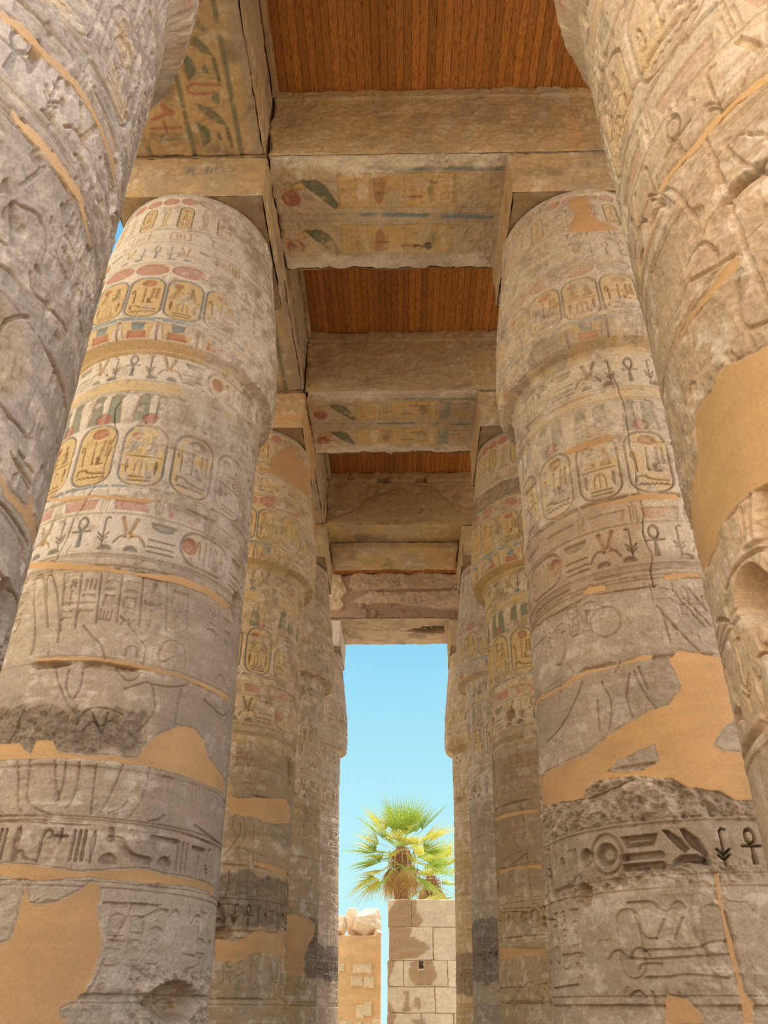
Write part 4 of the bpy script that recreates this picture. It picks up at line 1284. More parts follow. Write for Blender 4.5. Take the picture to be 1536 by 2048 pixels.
# ------------------------------------------------------------------ cross beams
def beam_painter(k):
    yc = ROWY[k]

    def f(cv, sd, N):
        n1, n2, n3 = N
        U, V = cv.u[None, :], cv.v[:, None]
        if sd == 'front':
            top = Z_BEAM - (.30 if k > 1 else .26)
            if k < 4:
                cv.line([(-9, top), (9, top + .01)], .02, .02, C_DARK, .4)
                cv.H[:] += (.03 * sst(top - .01, top + .01, V + .02 * n2)).astype(np.float32)
                cv.C = (cv.C * .6 + C_OCHRE * .92 * .4 * (1 + .25 * n2[..., None])).astype(np.float32)
            if k == 1:
                cv.poly([(2.62, 12.7), (2.9, 12.7), (2.9, 13.3), (2.84, 13.6), (2.8, 14.0), (2.74, 13.6)], 0, C_MORTAR, .8, 0)
                cv.line([(2.83, 13.5), (2.82, 14.5)], .02, .012)
                cv.poly([(2.45, 14.0), (2.85, 14.0), (2.86, 14.5), (2.3, 14.5)], 0, C_CREAM * .75, .5, 0)
            if k == 3:
                pl = [(-2.0, 12.9), (-1.34, 13.14), (-1.07, 13.3), (-1.05, 13.5), (-.5, 13.75), (.04, 13.95), (.5, 13.7), (.62, 13.9), (.3, 14.1), (.9, 14.0), (1.4, 13.45), (2.6, 13.05), (9, 13.0), (9, 12.6), (-9, 12.6), (-9, 12.9)]
                w, A, B = cv.win(-99, 99, 0, 99)
                d = cv.segd(A + .05 * n2, B + .05 * n2, pl, True)
                d = np.where(cv.inside(A + .05 * n2, B + .05 * n2, pl), -d, d)
                m = 1 - sst(-.01, .01, d)
                cv.H += (m * .02 - .02 * (1 - sst(0, .02, np.abs(d)))).astype(np.float32)
                cv.C = (cv.C * (1 - m[..., None]) + C_OCHRE * .82 * m[..., None]).astype(np.float32)
                for x_ in (-.45, .62):
                    cv.rrect(x_, 14.23, .17, .08, .02, .08, C_DARK, .6)
            if k == 4:
                cv.C = (cv.C * .35 + C_TAN * 1.12 * .65 * (1 + .3 * n2[..., None])).astype(np.float32)
                cv.H += (.05 * n2 + .03 * n3).astype(np.float32)
                stones = [[(-2.6, 14.6), (-2.05, 14.6), (-1.95, 14.2), (-1.75, 13.8), (-2.0, 13.5), (-1.85, 13.3), (-2.0, 13.05), (-2.6, 13.05)],
                          [(-1.7, 14.6), (-1.72, 14.0), (-1.5, 13.82), (.2, 13.88), (3, 13.9), (3, 14.6)],
                          [(-1.75, 13.35), (-1.4, 13.6), (-.9, 13.78), (3, 13.84), (3, 13.15), (1.4, 13.1), (.5, 13.2), (-.2, 13.35), (-1, 13.3)],
                          [(-1.4, 13.68), (-.7, 13.85), (-1.0, 13.70)]]
                m = np.zeros(cv.H.shape)
                for pl in stones:
                    d = cv.segd(U + .04 * n2, V + .04 * n2, pl, True)
                    m = np.maximum(m, np.where(cv.inside(U + .04 * n2, V + .04 * n2, pl), sst(0, .03, d), 0))
                cv.H -= (.06 * (1 - m) + (.05 * n2 + .03 * n3) * (1 - m)).astype(np.float32)
                cv.C = (cv.C * m[..., None] + C_GREY * np.array([.98, .82, .72]) * (1 - m[..., None])).astype(np.float32)
                cv.line([(-1.4, 13.86), (4, 13.90)], .02, .02)
        if sd == 'bottom':
            if k in (1, 2):
                cv.C = (cv.C * .5 + C_CREAM * np.array([.86, .82, .74]) * .5).astype(np.float32)
                y_ = lambda a: a - ROWY[1] + yc
                for (xa, xb, ya, th, al) in ((-1.9, 1.65, 7.44, .02, .4), (-.5, 1.65, 7.55, .07, .7), (-1.9, 1.62, 8.36, .03, .5), (-.56, .5, 8.38, .07, .75), (.7, 1.6, 8.43, .07, .8),
                                             (-1.9, 1.6, 8.50, .02, .3), (-.43, .5, 9.28, .05, .55), (-1.9, 1.6, 9.22, .02, .4)):
                    cv.line([(xa, y_(ya)), (xb, y_(ya) + .03)], th, .004, C_BLUE, al)
                for dy, xo in ((0, 0), (.95, -.03)):
                    Y = lambda a: y_(a + dy)
                    cv.ell(-1.72 + xo, Y(8.06), .155, .155, .008, C_RED * .8, .95, .3)
                    cv.poly([(xo + a, Y(b)) for a, b in ((-1.9, 8.0), (-1.86, 7.92), (-1.64, 7.8), (-1.5, 7.72), (-1.38, 7.74), (-1.46, 7.86), (-1.7, 7.93))], .008, C_YEL, .7, .3)
                    cv.poly([(xo + a, Y(b)) for a, b in ((-1.52, 7.76), (-1.3, 7.72), (-1.14, 7.82), (-1.06, 8.0), (-.95, 8.2), (-1.0, 8.27), (-1.2, 8.1), (-1.38, 7.92))], .008, C_GREEN * .95, .9, .3)
                    cv.line([(xo + a, Y(b)) for a, b in ((-1.52, 7.76), (-1.3, 7.72), (-1.14, 7.82), (-1.06, 8.0), (-.95, 8.2), (-1.0, 8.27), (-1.2, 8.1), (-1.38, 7.92))], .012, .006, C_BLACK, .7, True)
                    cv.line([(xo + a, Y(b)) for a, b in ((-1.9, 8.0), (-1.86, 7.92), (-1.64, 7.8), (-1.5, 7.72), (-1.38, 7.74), (-1.46, 7.86), (-1.7, 7.93))], .012, .006, C_RED * .5, .7, True)
                    cv.line([(xo + a, Y(b)) for a, b in ((-1.9, 7.72), (-1.8, 7.8), (-1.72, 7.78), (-1.6, 7.79), (-1.45, 7.7))], .016, .006, C_BLACK, .5)
                    cv.line([(xo + a, Y(b)) for a, b in ((-1.3, 7.72), (-1.1, 7.76), (-.96, 7.75))], .016, .006, C_RED, .6)
                    cv.line([(xo + a, Y(b)) for a, b in ((-1.55, 8.02), (-1.3, 8.12), (-1.02, 8.26))], .02, .006, C_RED, .6)
                    for q in (-1.5, -1.2):
                        cv.line([(q + xo, Y(8.25)), (q + .2 + xo, Y(8.27))], .014, .004, C_BLACK, .4)
                    cv.rrect(.0, Y(7.94), .94, .31, .02, .004, C_YEL, .62)
                    cv.rrect(.0, Y(7.94), .94, .31, .02, .005, C_OCHRE * .6, .6, 0, .02)
                    r_ = random.Random(5 + k + int(dy * 10))
                    for q, colr in ((-.78, C_OCHRE), (-.55, C_CREAM), (-.28, C_RED * .7), (.0, C_YEL), (.28, C_OCHRE), (.55, C_GREEN), (.78, C_CREAM)):
                        glyph(cv, r_.choice(TEXT), q, Y(7.94), .22, .5, .006, colr, .6, .3)
                        cv.line([(q + .13, Y(7.66)), (q + .13, Y(8.2))], .014, .004, C_OCHRE * .5, .45)
                    for a, b, w_ in ((-.3, 7.98, .14), (.1, 8.06, .3), (.3, 7.8, .34)):
                        cv.line([(a, Y(b)), (a + w_, Y(b))], .05, .003, C_RED * .45, .6)
                    cv.rrect(1.25, Y(7.94), .27, .33, .01, .005, C_OCHRE * .7, .4, 0, .016)
                    if k == 2:
                        cv.rrect(1.05, Y(7.94), .12, .3, .01, .003, C_BLUE, .5)
                        for q in (-.2, -.07, .06, .19):
                            cv.line([(1.24, Y(7.94 + q)), (1.58, Y(7.94 + q))], .05, .004, C_BLUE if q < 0 else C_YEL, .55)
                    if k == 1 and dy:
                        for a, b in ((.33, 8.09), (.45, 8.11), (.54, 8.05), (.56, 8.13)):
                            cv.ell(a, Y(b), .05, .03, .05, C_BLACK, .7)
                e = sst(.55, .9, (V - yc) / HA + .25 * n2 + .15 * n1) + sst(.7, .95, -(V - yc) / HA + .3 * n2)
                e = np.clip(e, 0, 1)[..., None]
                cv.C = (cv.C * (1 - e) + C_CREAM * (.9 + .3 * n2[..., None]) * e).astype(np.float32)
                cv.H -= (e[..., 0] * (.03 + .05 * n2)).astype(np.float32)
            if k == 4:
                cv.poly([(.2, yc - .1), (.8, yc - .45), (1.55, yc - .5), (1.6, yc + .1), (.9, yc + .05)], .22, C_DARK, .7, 0)
                cv.line([(-1.6, yc - .3), (.4, yc - .1), (1.6, yc + .12)], .03, .05)
    return f


BEAMS = {0: 'plain cross beam above the two nearest columns',
         1: 'nearest painted cross beam, two registers with red discs and vultures under it',
         2: 'second painted cross beam, shaded, with blue striped panels at its right end',
         3: 'dark cross beam with a pale mortar repair across its face, third from the front',
         4: 'rough farthest cross beam patched with grey mortar, directly above the sky opening'}
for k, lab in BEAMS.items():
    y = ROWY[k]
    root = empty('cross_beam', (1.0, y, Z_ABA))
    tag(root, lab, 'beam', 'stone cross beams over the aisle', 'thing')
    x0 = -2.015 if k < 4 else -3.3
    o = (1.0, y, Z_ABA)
    block('lintel_block', (x0 + .01, y - HA, Z_ABA + .016), (7.5, y + HA, Z_BEAM), M_STONE, root, res={0: 8, 1: 75, 2: 55, 3: 42, 4: 34}[k] * Q, amp=.035, rnd_edge=.055,  # unseen right end lengthened with the ceiling to block bounce light
          seed=60 + k, stone=C_OCHRE if k < 4 else C_TAN, faces=('front', 'bottom'), painter=beam_painter(k), origin=o, chip=1.9, dirt_shade=.65 if k == 3 else .4)  # third beam: dark stains plus its deep shade, put into the colour
    if k == 3:
        block('lower_slab', (-1.93, y - .22, Z_ABA - .20), (1.66, y + HA - .03, Z_ABA - .004), M_STONE, root, res=26 * Q, amp=.03, rnd_edge=.04, seed=77, stone=C_OCHRE,
              faces=('front', 'bottom'), origin=o)

# ------------------------------------------------------------------ architraves along the left row


def arch_painter(k):
    def f(cv, sd, N):
        n1, n2, n3 = N
        if sd != 'bottom':
            return
        U, V = cv.u[None, :], cv.v[:, None]
        e = sst(-2.28, -2.12, U + .08 * n2)[..., None]
        cv.C = (cv.C * (1 - .6 * e) + C_GREY * .8 * .6 * e).astype(np.float32)
        cv.H -= (e[..., 0] * (.02 + .05 * n2)).astype(np.float32)
        y0, y1 = cv.v[0], cv.v[-1]
        for x_ in (-3.8, -3.11, -2.38):
            cv.line([(x_, y0), (x_, y1)], .075, .006, C_GREEN * .8, .75)
        if k > 0:
            return
        q = C_RED * .75
        cv.ell(-3.1, 6.62, .1, .09, .006, C_YEL * .8, .7, 0, .025)
        for base in (0, -1.02):
            Y = lambda b: b + base
            cv.line([(-2.51, Y(6.19)), (-2.9, Y(6.17)), (-2.99, Y(6.22)), (-2.99, Y(6.28)), (-2.9, Y(6.32)), (-2.62, Y(6.30))], .045, .006, q, .9)
            cv.poly([(-2.56, Y(6.30)), (-2.66, Y(6.33)), (-2.68, Y(6.40)), (-2.62, Y(6.47)), (-2.56, Y(6.47))], .006, C_GREEN, .8)
            cv.poly([(-2.93, Y(6.45)), (-2.85, Y(6.47)), (-2.72, Y(6.53)), (-2.62, Y(6.62)), (-2.52, Y(6.8)), (-2.66, Y(6.76)), (-2.8, Y(6.66)), (-2.88, Y(6.56))], .006, C_GREEN * .8, .85)
            cv.line([(-2.72, Y(6.53)), (-2.55, Y(6.50)), (-2.5, Y(6.42))], .014, .005, C_BLACK, .5)
            cv.line([(-2.72, Y(6.62)), (-2.85, Y(6.68)), (-2.72, Y(6.74))], .02, .005, q, .8)
            cv.poly([(-2.98, Y(6.73)), (-2.9, Y(6.77)), (-2.82, Y(6.86)), (-2.8, Y(6.95)), (-2.83, Y(7.06)), (-2.95, Y(7.14))], .006, C_GREEN * .9, .9)
            cv.poly([(-2.66, Y(6.90)), (-2.72, Y(6.95)), (-2.70, Y(7.02)), (-2.63, Y(7.05))], .006, C_GREEN * .8, .8)
            cv.line([(-2.53, Y(6.84)), (-2.51, Y(7.14))], .06, .005, C_GREEN * .7, .8)
            cv.poly([(-3.45, Y(6.45)), (-3.38, Y(6.43)), (-3.33, Y(6.52)), (-3.24, Y(6.57)), (-3.27, Y(6.62)), (-3.4, Y(6.64)), (-3.6, Y(6.72)), (-3.66, Y(6.68)), (-3.44, Y(6.58))], .006, q, .9)
            cv.line([(-3.67, Y(6.83)), (-3.23, Y(6.82))], .045, .006, q, .9)
            cv.line([(-3.46, Y(6.72)), (-3.44, Y(6.93))], .045, .006, q, .9)
            cv.line([(-3.6, Y(7.06)), (-3.56, Y(6.96)), (-3.48, Y(6.93))], .03, .005, C_GREEN, .7)
            cv.line([(-3.55, Y(7.02)), (-3.2, Y(7.0))], .03, .005, C_GREEN, .6)
            for s in (-.06, 0, .06):
                cv.line([(-2.95, Y(6.06) + s), (-2.75, Y(6.0) + s), (-2.52, Y(6.03) + s)], .016, .005, C_GREEN, .7)
            cv.line([(-3.0, Y(5.9)), (-2.94, Y(6.1))], .03, .005, q, .8)
    return f


ARCH = [(ROWY[0] - HA, ROWY[1] - HA + .01, -2.015, 'near left architrave painted with red and green signs on its underside'),
        (ROWY[1] - HA + .014, ROWY[2] - HA + .01, -2.015, 'left architrave behind the nearest painted beam, underside streaked white'),
        (ROWY[2] - HA + .014, ROWY[3] - HA + .01, -2.015, 'shaded left architrave behind the second painted beam')]
for k, (ya, yb, xr_, lab) in enumerate(ARCH):
    o = block('architrave', (-4.2, ya, Z_ABA + .018), (xr_ - .01, yb, Z_BEAM - .003), M_STONE, None, res=(62, 40, 26, 14)[k] * Q, amp=.03, rnd_edge=.05, seed=90 + k,
              stone=C_OCHRE * .9, faces=('bottom', 'right'), painter=arch_painter(k), origin=(-3.1, (ya + yb) / 2, Z_ABA), dirt_shade=.6)
    o.location = (-3.1, (ya + yb) / 2, Z_ABA)
    if k < 3:
        block('ledge', (xr_ - .01, ya + 2 * HA + .06, Z_BEAM - .26), (xr_ + .085, yb - .06, Z_BEAM - .01), M_STONE, o, res=14 * Q, amp=.03, rnd_edge=.03, seed=140 + k, stone=C_OCHRE * .85, origin=o.location)
    tag(o, lab, 'beam', 'architraves along the left row', 'thing')

# ------------------------------------------------------------------ the ten columns, nearest pair first
D_ = DEG
SPEC = {
    'L1': dict(dx=-.08, r=(1.27, 1.41), paint=.86, mortar=np.array([.95, .98, 1.0]), roughz=[(-40, 35, 3.6, 3.95, .03), (45, 100, 1.2, 1.9, .04)], phase=(-3, -13, -2), keep=.12, keepslope=-.85, keepmid=18, wash=.85, depth=.016, greymix=.5, dirt_shade=.35, text=False, base=True,
               texts=[(-9, -3, 4.75, 5.33), (-2, 6, 4.75, 5.33), (7, 15, 4.75, 5.34), (16, 24, 4.75, 5.34), (25, 35, 4.78, 5.36), (37, 46, 4.75, 5.36), (-40, -30, 4.6, 5.3), (57, 68, 4.75, 5.3), (70, 82, 4.75, 5.3)],
               low=[('strokes', -22, .2, .26, 0, 0), ('figure', -15, .2, .28, 0, 0), ('strokes', -9.7, .12, .26, 0, 0), ('reed', -3, .10, .28, 0, 0), ('adze', 1.5, .16, .16, -.06, 0), ('crook', 6, .16, .28, 0, 1), ('cross', 12, .12, .12, .07, 0),
                    ('strokes', 18.5, .12, .26, 0, 0), ('reed', 23.5, .07, .26, 0, 0), ('loaf', 29.8, .15, .09, -.09, 0), ('viper', 37, .34, .3, 0, 0), ('bar', 50.5, .26, .07, .12, 0), ('loaf', 51.7, .14, .08, -.06, 0), ('strokes', 60, .16, .26, 0, 0),
                    ('bar', 70, .2, .07, .1, 0), ('reed', 70, .08, .2, -.04, 0), ('sedge', 78, .16, .28, 0, 0)],
               hole=[(84, 5.52, .16, .20, .14)], gouge=[(66, 1.62, .34, .16, .16), (18, 4.38, .3, .07, .05), (-8, 4.4, .25, .05, .08)],
               stain=[(-30, 34, 3.58, 3.95, (112, 92, 72), .75), (20, 100, 5.0, 8.0, (150, 128, 110), .35), (-40, 100, 1.2, 2.5, (176, 158, 138), .5), (40, 100, 2.5, 5.3, (150, 128, 112), .5)],
               crack=[[(-3, 7.86), (-7, 7.6), (-4, 7.2), (-6, 6.6), (-14, 6.1), (-17, 5.7), (-20, 5.4)], [(17, 4.9), (24, 4.72), (30, 4.6), (31, 4.42)]]),
    'R1': dict(r=(1.23, 1.47), paint=.55, phase=(-1, -1.5, 0), dz=-.14, keep=-.03, keepslope=.1, keepmid=-12, wash=.6, carve=1.25, depth=.016, stone=C_TAN * .97, washtint=np.array([1.0, .925, .82]), greymix=.1, dirt_shade=.4, ulow=-1.13, base=True, text=True, ring=[(-34.9, 4.9, .15, .16), (-62.4, 4.81, .12, .2), (-16, 2.2, .11, .26)],
               dlow=.04, wear=.05, gouge=[(-60, 2.45, .10, .12, .12), (-84, 2.62, .1, .12, .15)],
               stain=[(-52, -8, 8.45, 8.85, (120, 92, 66), .5), (-95, -9, 5.2, 6.35, (176, 138, 104), .75), (-95, 40, 2.5, 3.3, (138, 114, 90), .45), (-95, 40, 4.0, 4.6, (150, 126, 100), .4)],
               roughz=[(-95, 40, 2.94, 3.44, .05), (-95, 0, 2.45, 2.6, .04)],
               crack=[[(-13, 8.3), (-9, 7.9), (-8, 7.4), (-9, 6.9), (-10, 6.3), (-11, 5.6), (-11, 5.2)], [(-95, 5.25), (-60, 5.22), (-30, 5.22), (-10, 5.22)]],
               island={0: [[(-43, 3.45), (-36.8, 3.53), (-29.4, 3.59), (-22.7, 3.63), (-22.5, 3.47), (-28.6, 3.42), (-35.6, 3.41)], [(3.2, 3.73), (-2, 3.60), (1, 3.53), (14, 3.53), (14, 3.84), (7.5, 3.81)]]}),
    'L0': dict(r=(1.30, 1.38), paint=.4, phase=(62, 60, 60), keep=-.05, wash=.45, depth=.016, stone=C_GREY * np.array([1.02, 1.05, 1.12]), washtint=np.array([.92, .93, 1.0]), greymix=.6, dirt_shade=.3, pits=1.0, wear=.0, lump=.5, base=False, text=True, mortar=np.array([.98, 1.08, 1.22]),
               arc=(44 * D_, 118 * D_), probe=80 * D_, hole=[(91, 7.05, .035, .10, .06), (60, 6.0, .03, .16, .04), (101.5, 3.05, .14, .2, .10)], lined=.015, linew=.018,
               gouge=[(72, 4.1, .3, .3, .04)]),
    'R0': dict(r=(1.41, 1.47), paint=.45, phase=(-66, -66, -66), dz=-.42, keep=.0, wash=.5, depth=.017, carve=.85, stone=C_TAN * np.array([1.1, 1.02, .9]), washtint=np.array([1.0, .94, .82]), greymix=.12, dirt_shade=.3, pits=.5, wear=.0, lump=.5, base=False, text=False, mortar=np.array([1.06, 1.1, 1.05]),
               arc=(-118 * D_, -42 * D_), probe=-82 * D_, hole=[(-86.5, 2.98, .11, .13, .14)], lined=.015, linew=.018,
               gouge=[(-74, 2.9, .22, .55, .16), (-80, 2.35, .12, .35, .12), (-62, 4.75, .14, .05, .14)],
               crack=[[(-88, 4.55), (-80, 4.6), (-72, 4.75), (-64, 4.78), (-55, 4.7)]]),
    'L2': dict(r=(1.23, 1.31), paint=.85, phase=(10, 6, 8), dz=-.05, keep=.05, keepslope=-.4, keepmid=30, wash=.5, washtint=np.array([1.0, .86, .64]), depth=.018, stone=C_OCHRE * .95, greymix=.35, dirt_shade=.45, ulow=-.3, figures=(-.2, 1.1),
               stain=[(0, 100, 2.62, 3.35, (104, 86, 72), .8), (20, 100, 3.8, 5.2, (120, 98, 78), .5)], hole=[(78, 5.0, .11, .22, .10)], gouge=[(26, 2.55, .2, .1, .06)], mortar=.95),
    'R2': dict(r=(1.16, 1.38), paint=.95, phase=(-24, -36, -34), dz=-.02, keep=.10, wash=.55, washtint=np.array([1.0, .9, .72]), depth=.019, stone=C_OCHRE * .93, greymix=.25, dirt_shade=.5, ulow=-1.02, figures=(-1.3, 1.0),
               stain=[(-100, 10, 10.0, 10.5, (110, 84, 58), .7), (-100, 20, 3.1, 5.3, (142, 112, 84), .6)], hole=[(-85, 5.05, .09, .12, .08), (-52, 5.82, .1, .1, .07), (-84, 3.2, .08, .1, .1)], mortar=.9),
    'L3': dict(r=(1.17, 1.31), paint=.35, phase=(30, 24, 28), keep=-.02, wash=.35, depth=.02, stone=C_OCHRE * .85, greymix=.35, dirt_shade=.6, ulow=.1, figures=(.1, 1.0), stain=[(60, 110, 2.1, 3.2, (92, 78, 70), .8)], mortar=.85),
    'R3': dict(r=(1.15, 1.36), paint=.75, phase=(-40, -32, -30), dz=.05, keep=.05, wash=.6, depth=.022, stone=C_TAN * .95, greymix=.3, dirt_shade=.4, ulow=-1.0, zlow=2.35, stain=[(-110, 30, 2.05, 3.2, (98, 84, 76), .8)]),
    'L4': dict(r=(1.17, 1.36), paint=.2, phase=(40, 42, 36), keep=-.05, wash=.35, depth=.024, stone=C_TAN * .95, greymix=.5, dirt_shade=.45, ulow=.4, figures=(.2, 1.0), stain=[(0, 110, 2.25, 3.05, (96, 82, 72), .85)], zlow=2.35),
    'R4': dict(r=(1.17, 1.36), paint=.3, phase=(-44, -40, -40), keep=-.05, wash=.4, depth=.024, stone=C_OCHRE, greymix=.25, dirt_shade=.4, ulow=-1.0, figures=(-1.2, 1.0), stain=[(-110, 10, 1.9, 2.9, (104, 86, 70), .75)], zlow=2.2, gouge=[(-70, 7.0, .5, .12, .07), (-60, 8.6, .6, .25, .06)]),
}
LABEL = {
    'L1': 'second column on the left, bright painted name rings above a big tan mortar patch',
    'R1': 'second column on the right, wide smooth orange mortar patch at mid height',
    'L0': 'nearest column on the left, grey and pitted, cut off by the photo edge',
    'R0': 'nearest column on the right, warm beige with yellow mortar, cut off by the photo edge',
    'L2': 'third column on the left, yellowish bud top partly smoothed with mortar',
    'R2': 'third column on the right, blue outlined yellow name rings and a row of red discs',
    'L3': 'fourth column on the left, dark brown, tall mortar patch near its foot',
    'R3': 'fourth column on the right, slim strip with blue bands and blackened foot',
    'L4': 'farthest column on the left, bordering the sky beside the palm',
    'R4': 'farthest column on the right, plain tan bud against the sky',
}


def abacus_painter(key):
    def f(cv, sd, N):
        n1, n2, n3 = N
        U, V = cv.u[None, :], cv.v[:, None]
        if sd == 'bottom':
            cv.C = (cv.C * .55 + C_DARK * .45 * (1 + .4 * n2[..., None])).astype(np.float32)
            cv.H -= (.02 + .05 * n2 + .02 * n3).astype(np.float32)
        if sd == 'front' and key[1] in '12':
            r_ = random.Random(ord(key[0]))
            cx = XL if key[0] == 'L' else XR
            if key == 'L2':
                cv.band(Z_CAP, Z_CAP + .36, C_MORTAR * 1.05, .9)
                cv.band(Z_ABA - .14, Z_ABA, C_MORTAR, .7)
                glyph(cv, 'bird', cx + .62, Z_CAP + .62, .36, .42, .012, None, 0, .3)
            else:
                for q in (-.75, -.3, -.02, .3, .55, .85):
                    glyph(cv, r_.choice(TEXT), cx + q, Z_CAP + .62, .2, .2, .012, C_BLUE * .7 if key == 'L1' and -.1 < q < .6 else C_OCHRE, .7 if key == 'L1' and -.1 < q < .6 else .2, .3)
            cv.H -= (.02 * n2 * sst(0, .3, n1)).astype(np.float32)
        if sd == 'right' and key == 'L2':
            cv.C = (cv.C * .25 + C_MORTAR * .75).astype(np.float32)
        if sd == 'left' and key in ('R1', 'R2'):
            for q in (-.2, .0, .2):
                cv.line([(cv.u[0], 12.25 + q), (cv.u[-1], 12.25 + q)], .05, .006, C_YEL if q else C_RED, .45)
    return f


for key in ('L0', 'R0', 'L1', 'R1', 'L2', 'R2', 'L3', 'R3', 'L4', 'R4'):
    root = make_column(key, LABEL[key], SPEC[key])
    cx, cy = root.location.x, root.location.y
    k = int(key[1])
    res = (6, 58, 42, 30, 24)[k] * Q
    cx = XL if key[0] == 'L' else XR
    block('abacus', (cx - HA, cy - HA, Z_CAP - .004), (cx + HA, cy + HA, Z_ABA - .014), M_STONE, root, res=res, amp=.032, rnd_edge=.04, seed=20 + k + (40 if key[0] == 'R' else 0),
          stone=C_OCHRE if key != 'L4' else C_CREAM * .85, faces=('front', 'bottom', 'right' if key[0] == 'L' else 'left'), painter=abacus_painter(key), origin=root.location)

# ------------------------------------------------------------------ outside: ruined walls, loose blocks, palms
WY = 31.0


def ruin_stone(name, lo, hi, parent, seed, tone=1.0, smear=None, res=16, pits=False):
    def f(cv, sd, N):
        n1, n2, n3 = N
        cv.C = (C_CREAM * .98 * tone * (1 + .12 * n1 + .12 * n2)[..., None]).astype(np.float32)
        cv.C[..., 2] *= .90
        if sd == 'front' and smear:
            for pl in smear:
                U, V = cv.u[None, :] + .05 * n2, cv.v[:, None] + .05 * n2
                d = cv.segd(U, V, pl, True)
                m = np.where(cv.inside(U, V, pl), 1 - sst(-.005, .012, -d * 0 - d), 0)
                m = np.where(cv.inside(U, V, pl), 1.0, 1 - sst(0, .015, d))[..., None]
                cv.C = (cv.C * (1 - m) + np.array(lin((176, 146, 112))) * m).astype(np.float32)
                cv.H += (m[..., 0] * .006).astype(np.float32)
    return block(name, lo, hi, M_RUIN, parent, res=res, amp=.02, rnd_edge=.03, seed=seed, faces=('front', 'top', 'right', 'left'), painter=f, origin=parent.location, chip=1.0)


wr = empty('ruined_wall', (1.5, WY + .5, 0))
tag(wr, 'taller ruined stone wall of squared blocks under the palm', 'wall', None, 'thing')
courses = [(4.0, 4.86, [(-.47, .36), (.375, 2.4), (2.42, 4.3)], [[(-.2, 4.86), (.55, 4.86), (.5, 4.5), (.75, 4.2), (.6, 4.0), (-.47, 4.0), (-.47, 4.4)]]),
           (2.99, 3.985, [(-.44, 1.08), (1.10, 2.6), (2.62, 4.3)], [[(-.44, 3.985), (.35, 3.985), (.3, 3.7), (.75, 3.55), (.95, 3.3), (.5, 3.05), (-.44, 2.99)]]),
           (2.21, 2.975, [(-.5, .05), (.07, 1.55), (1.57, 2.6), (2.62, 4.3)], [[(.3, 2.9), (.2, 2.5), (.45, 2.25), (1.0, 2.25), (1.2, 2.5), (1.05, 2.975), (.75, 2.975), (.75, 2.7), (.55, 2.7), (.55, 2.975)], [(-.5, 2.975), (-.2, 2.975), (-.42, 2.5), (-.42, 2.21), (-.5, 2.21)]]),
           (1.46, 2.195, [(-.5, 1.1), (1.12, 2.6), (2.62, 4.3)], [[(.05, 2.1), (.25, 2.1), (.2, 1.8), (.3, 1.5), (.0, 1.5), (.1, 1.8)], [(.4, 1.85), (.65, 1.9), (.6, 1.6), (.42, 1.62)], [(-.5, 1.8), (-.3, 1.6), (-.2, 1.46), (-.5, 1.46)]]),
           (.72, 1.445, [(-.5, .6), (.62, 1.7), (1.72, 4.3)], [[(-.5, 1.445), (-.2, 1.445), (-.3, 1.1), (0, .72), (-.5, .72)], [(.3, 1.3), (.8, 1.2), (.6, .8)]]),
           (0, .705, [(-.5, 1.2), (1.22, 4.3)], [])]
s = 300
for z0, z1, spans, sm in courses:
    for a, b in spans:
        s += 1
        pl = [[(x, min(z, z1)) for x, z in q] for q in sm]
        ruin_stone('stone_block', (a, WY + (.02 if s % 2 else 0), z0), (b, WY + 1.0, z1), wr, s, 1.0 - .03 * (s % 3), pl)
block('mortar_core', (-.42, WY + .05, 0), (4.25, WY + .95, 4.7), M_MORTAR, wr, res=4, amp=.01, seed=5, stone=C_MORTAR * .8, origin=wr.location)
# near-black slab paints the shade of a square putlog hole in the third course
sock = block('socket_shade', (.57, WY - .012, 2.73), (.75, WY + .05, 2.965), M_STONE, wr, res=20, amp=.004, rnd_edge=.008, seed=8, stone=C_BLACK * .35, origin=wr.location)

wl = empty('plastered_wall', (-2.6, 33.0, 0))
tag(wl, 'lower wall smoothed with tan plaster, old stones showing through', 'wall', None, 'thing')


def plaster(cv, sd, N):
    n1, n2, n3 = N
    cv.C = (np.array(lin((208, 172, 128))) * (1 + .10 * n1 + .06 * n2)[..., None]).astype(np.float32)
    if sd == 'right':  # end face painted paler to carry the sunlight falling on it
        cv.C = (cv.C * .3 + C_CREAM * .7).astype(np.float32)


block('plaster_face', (-6.0, 32.5, 0), (-.76, 33.6, 3.83), M_MORTAR, wl, res=14, amp=.012, rnd_edge=.02, seed=6, faces=('front', 'right'), painter=plaster, origin=wl.location)
rw = random.Random(4)
for (xa, xb, za, zb) in [(-1.72, -1.05, 2.66, 2.95), (-1.78, -1.42, 2.25, 2.52), (-1.4, -.98, 2.2, 2.56), (-2.25, -2.02, 2.72, 2.9), (-1.64, -1.36, 1.25, 1.7), (-1.34, -1.08, 1.35, 1.75),
                         (-2.2, -1.75, .65, 1.2), (-1.7, -1.4, .6, 1.22), (-1.36, -1.1, .62, 1.2), (-1.06, -.8, .5, 1.25), (-2.22, -1.7, .05, .6), (-1.66, -1.2, .05, .55)]:
    s += 1
    j = [rw.uniform(-.04, .04) for _ in range(4)]
    ruin_stone('embedded_stone', (xa + j[0], 32.45 + .3 * abs(j[1]), za + j[1]), (xb + j[2], 32.7, zb + j[3]), wl, s, .92 + j[0], None, 26)


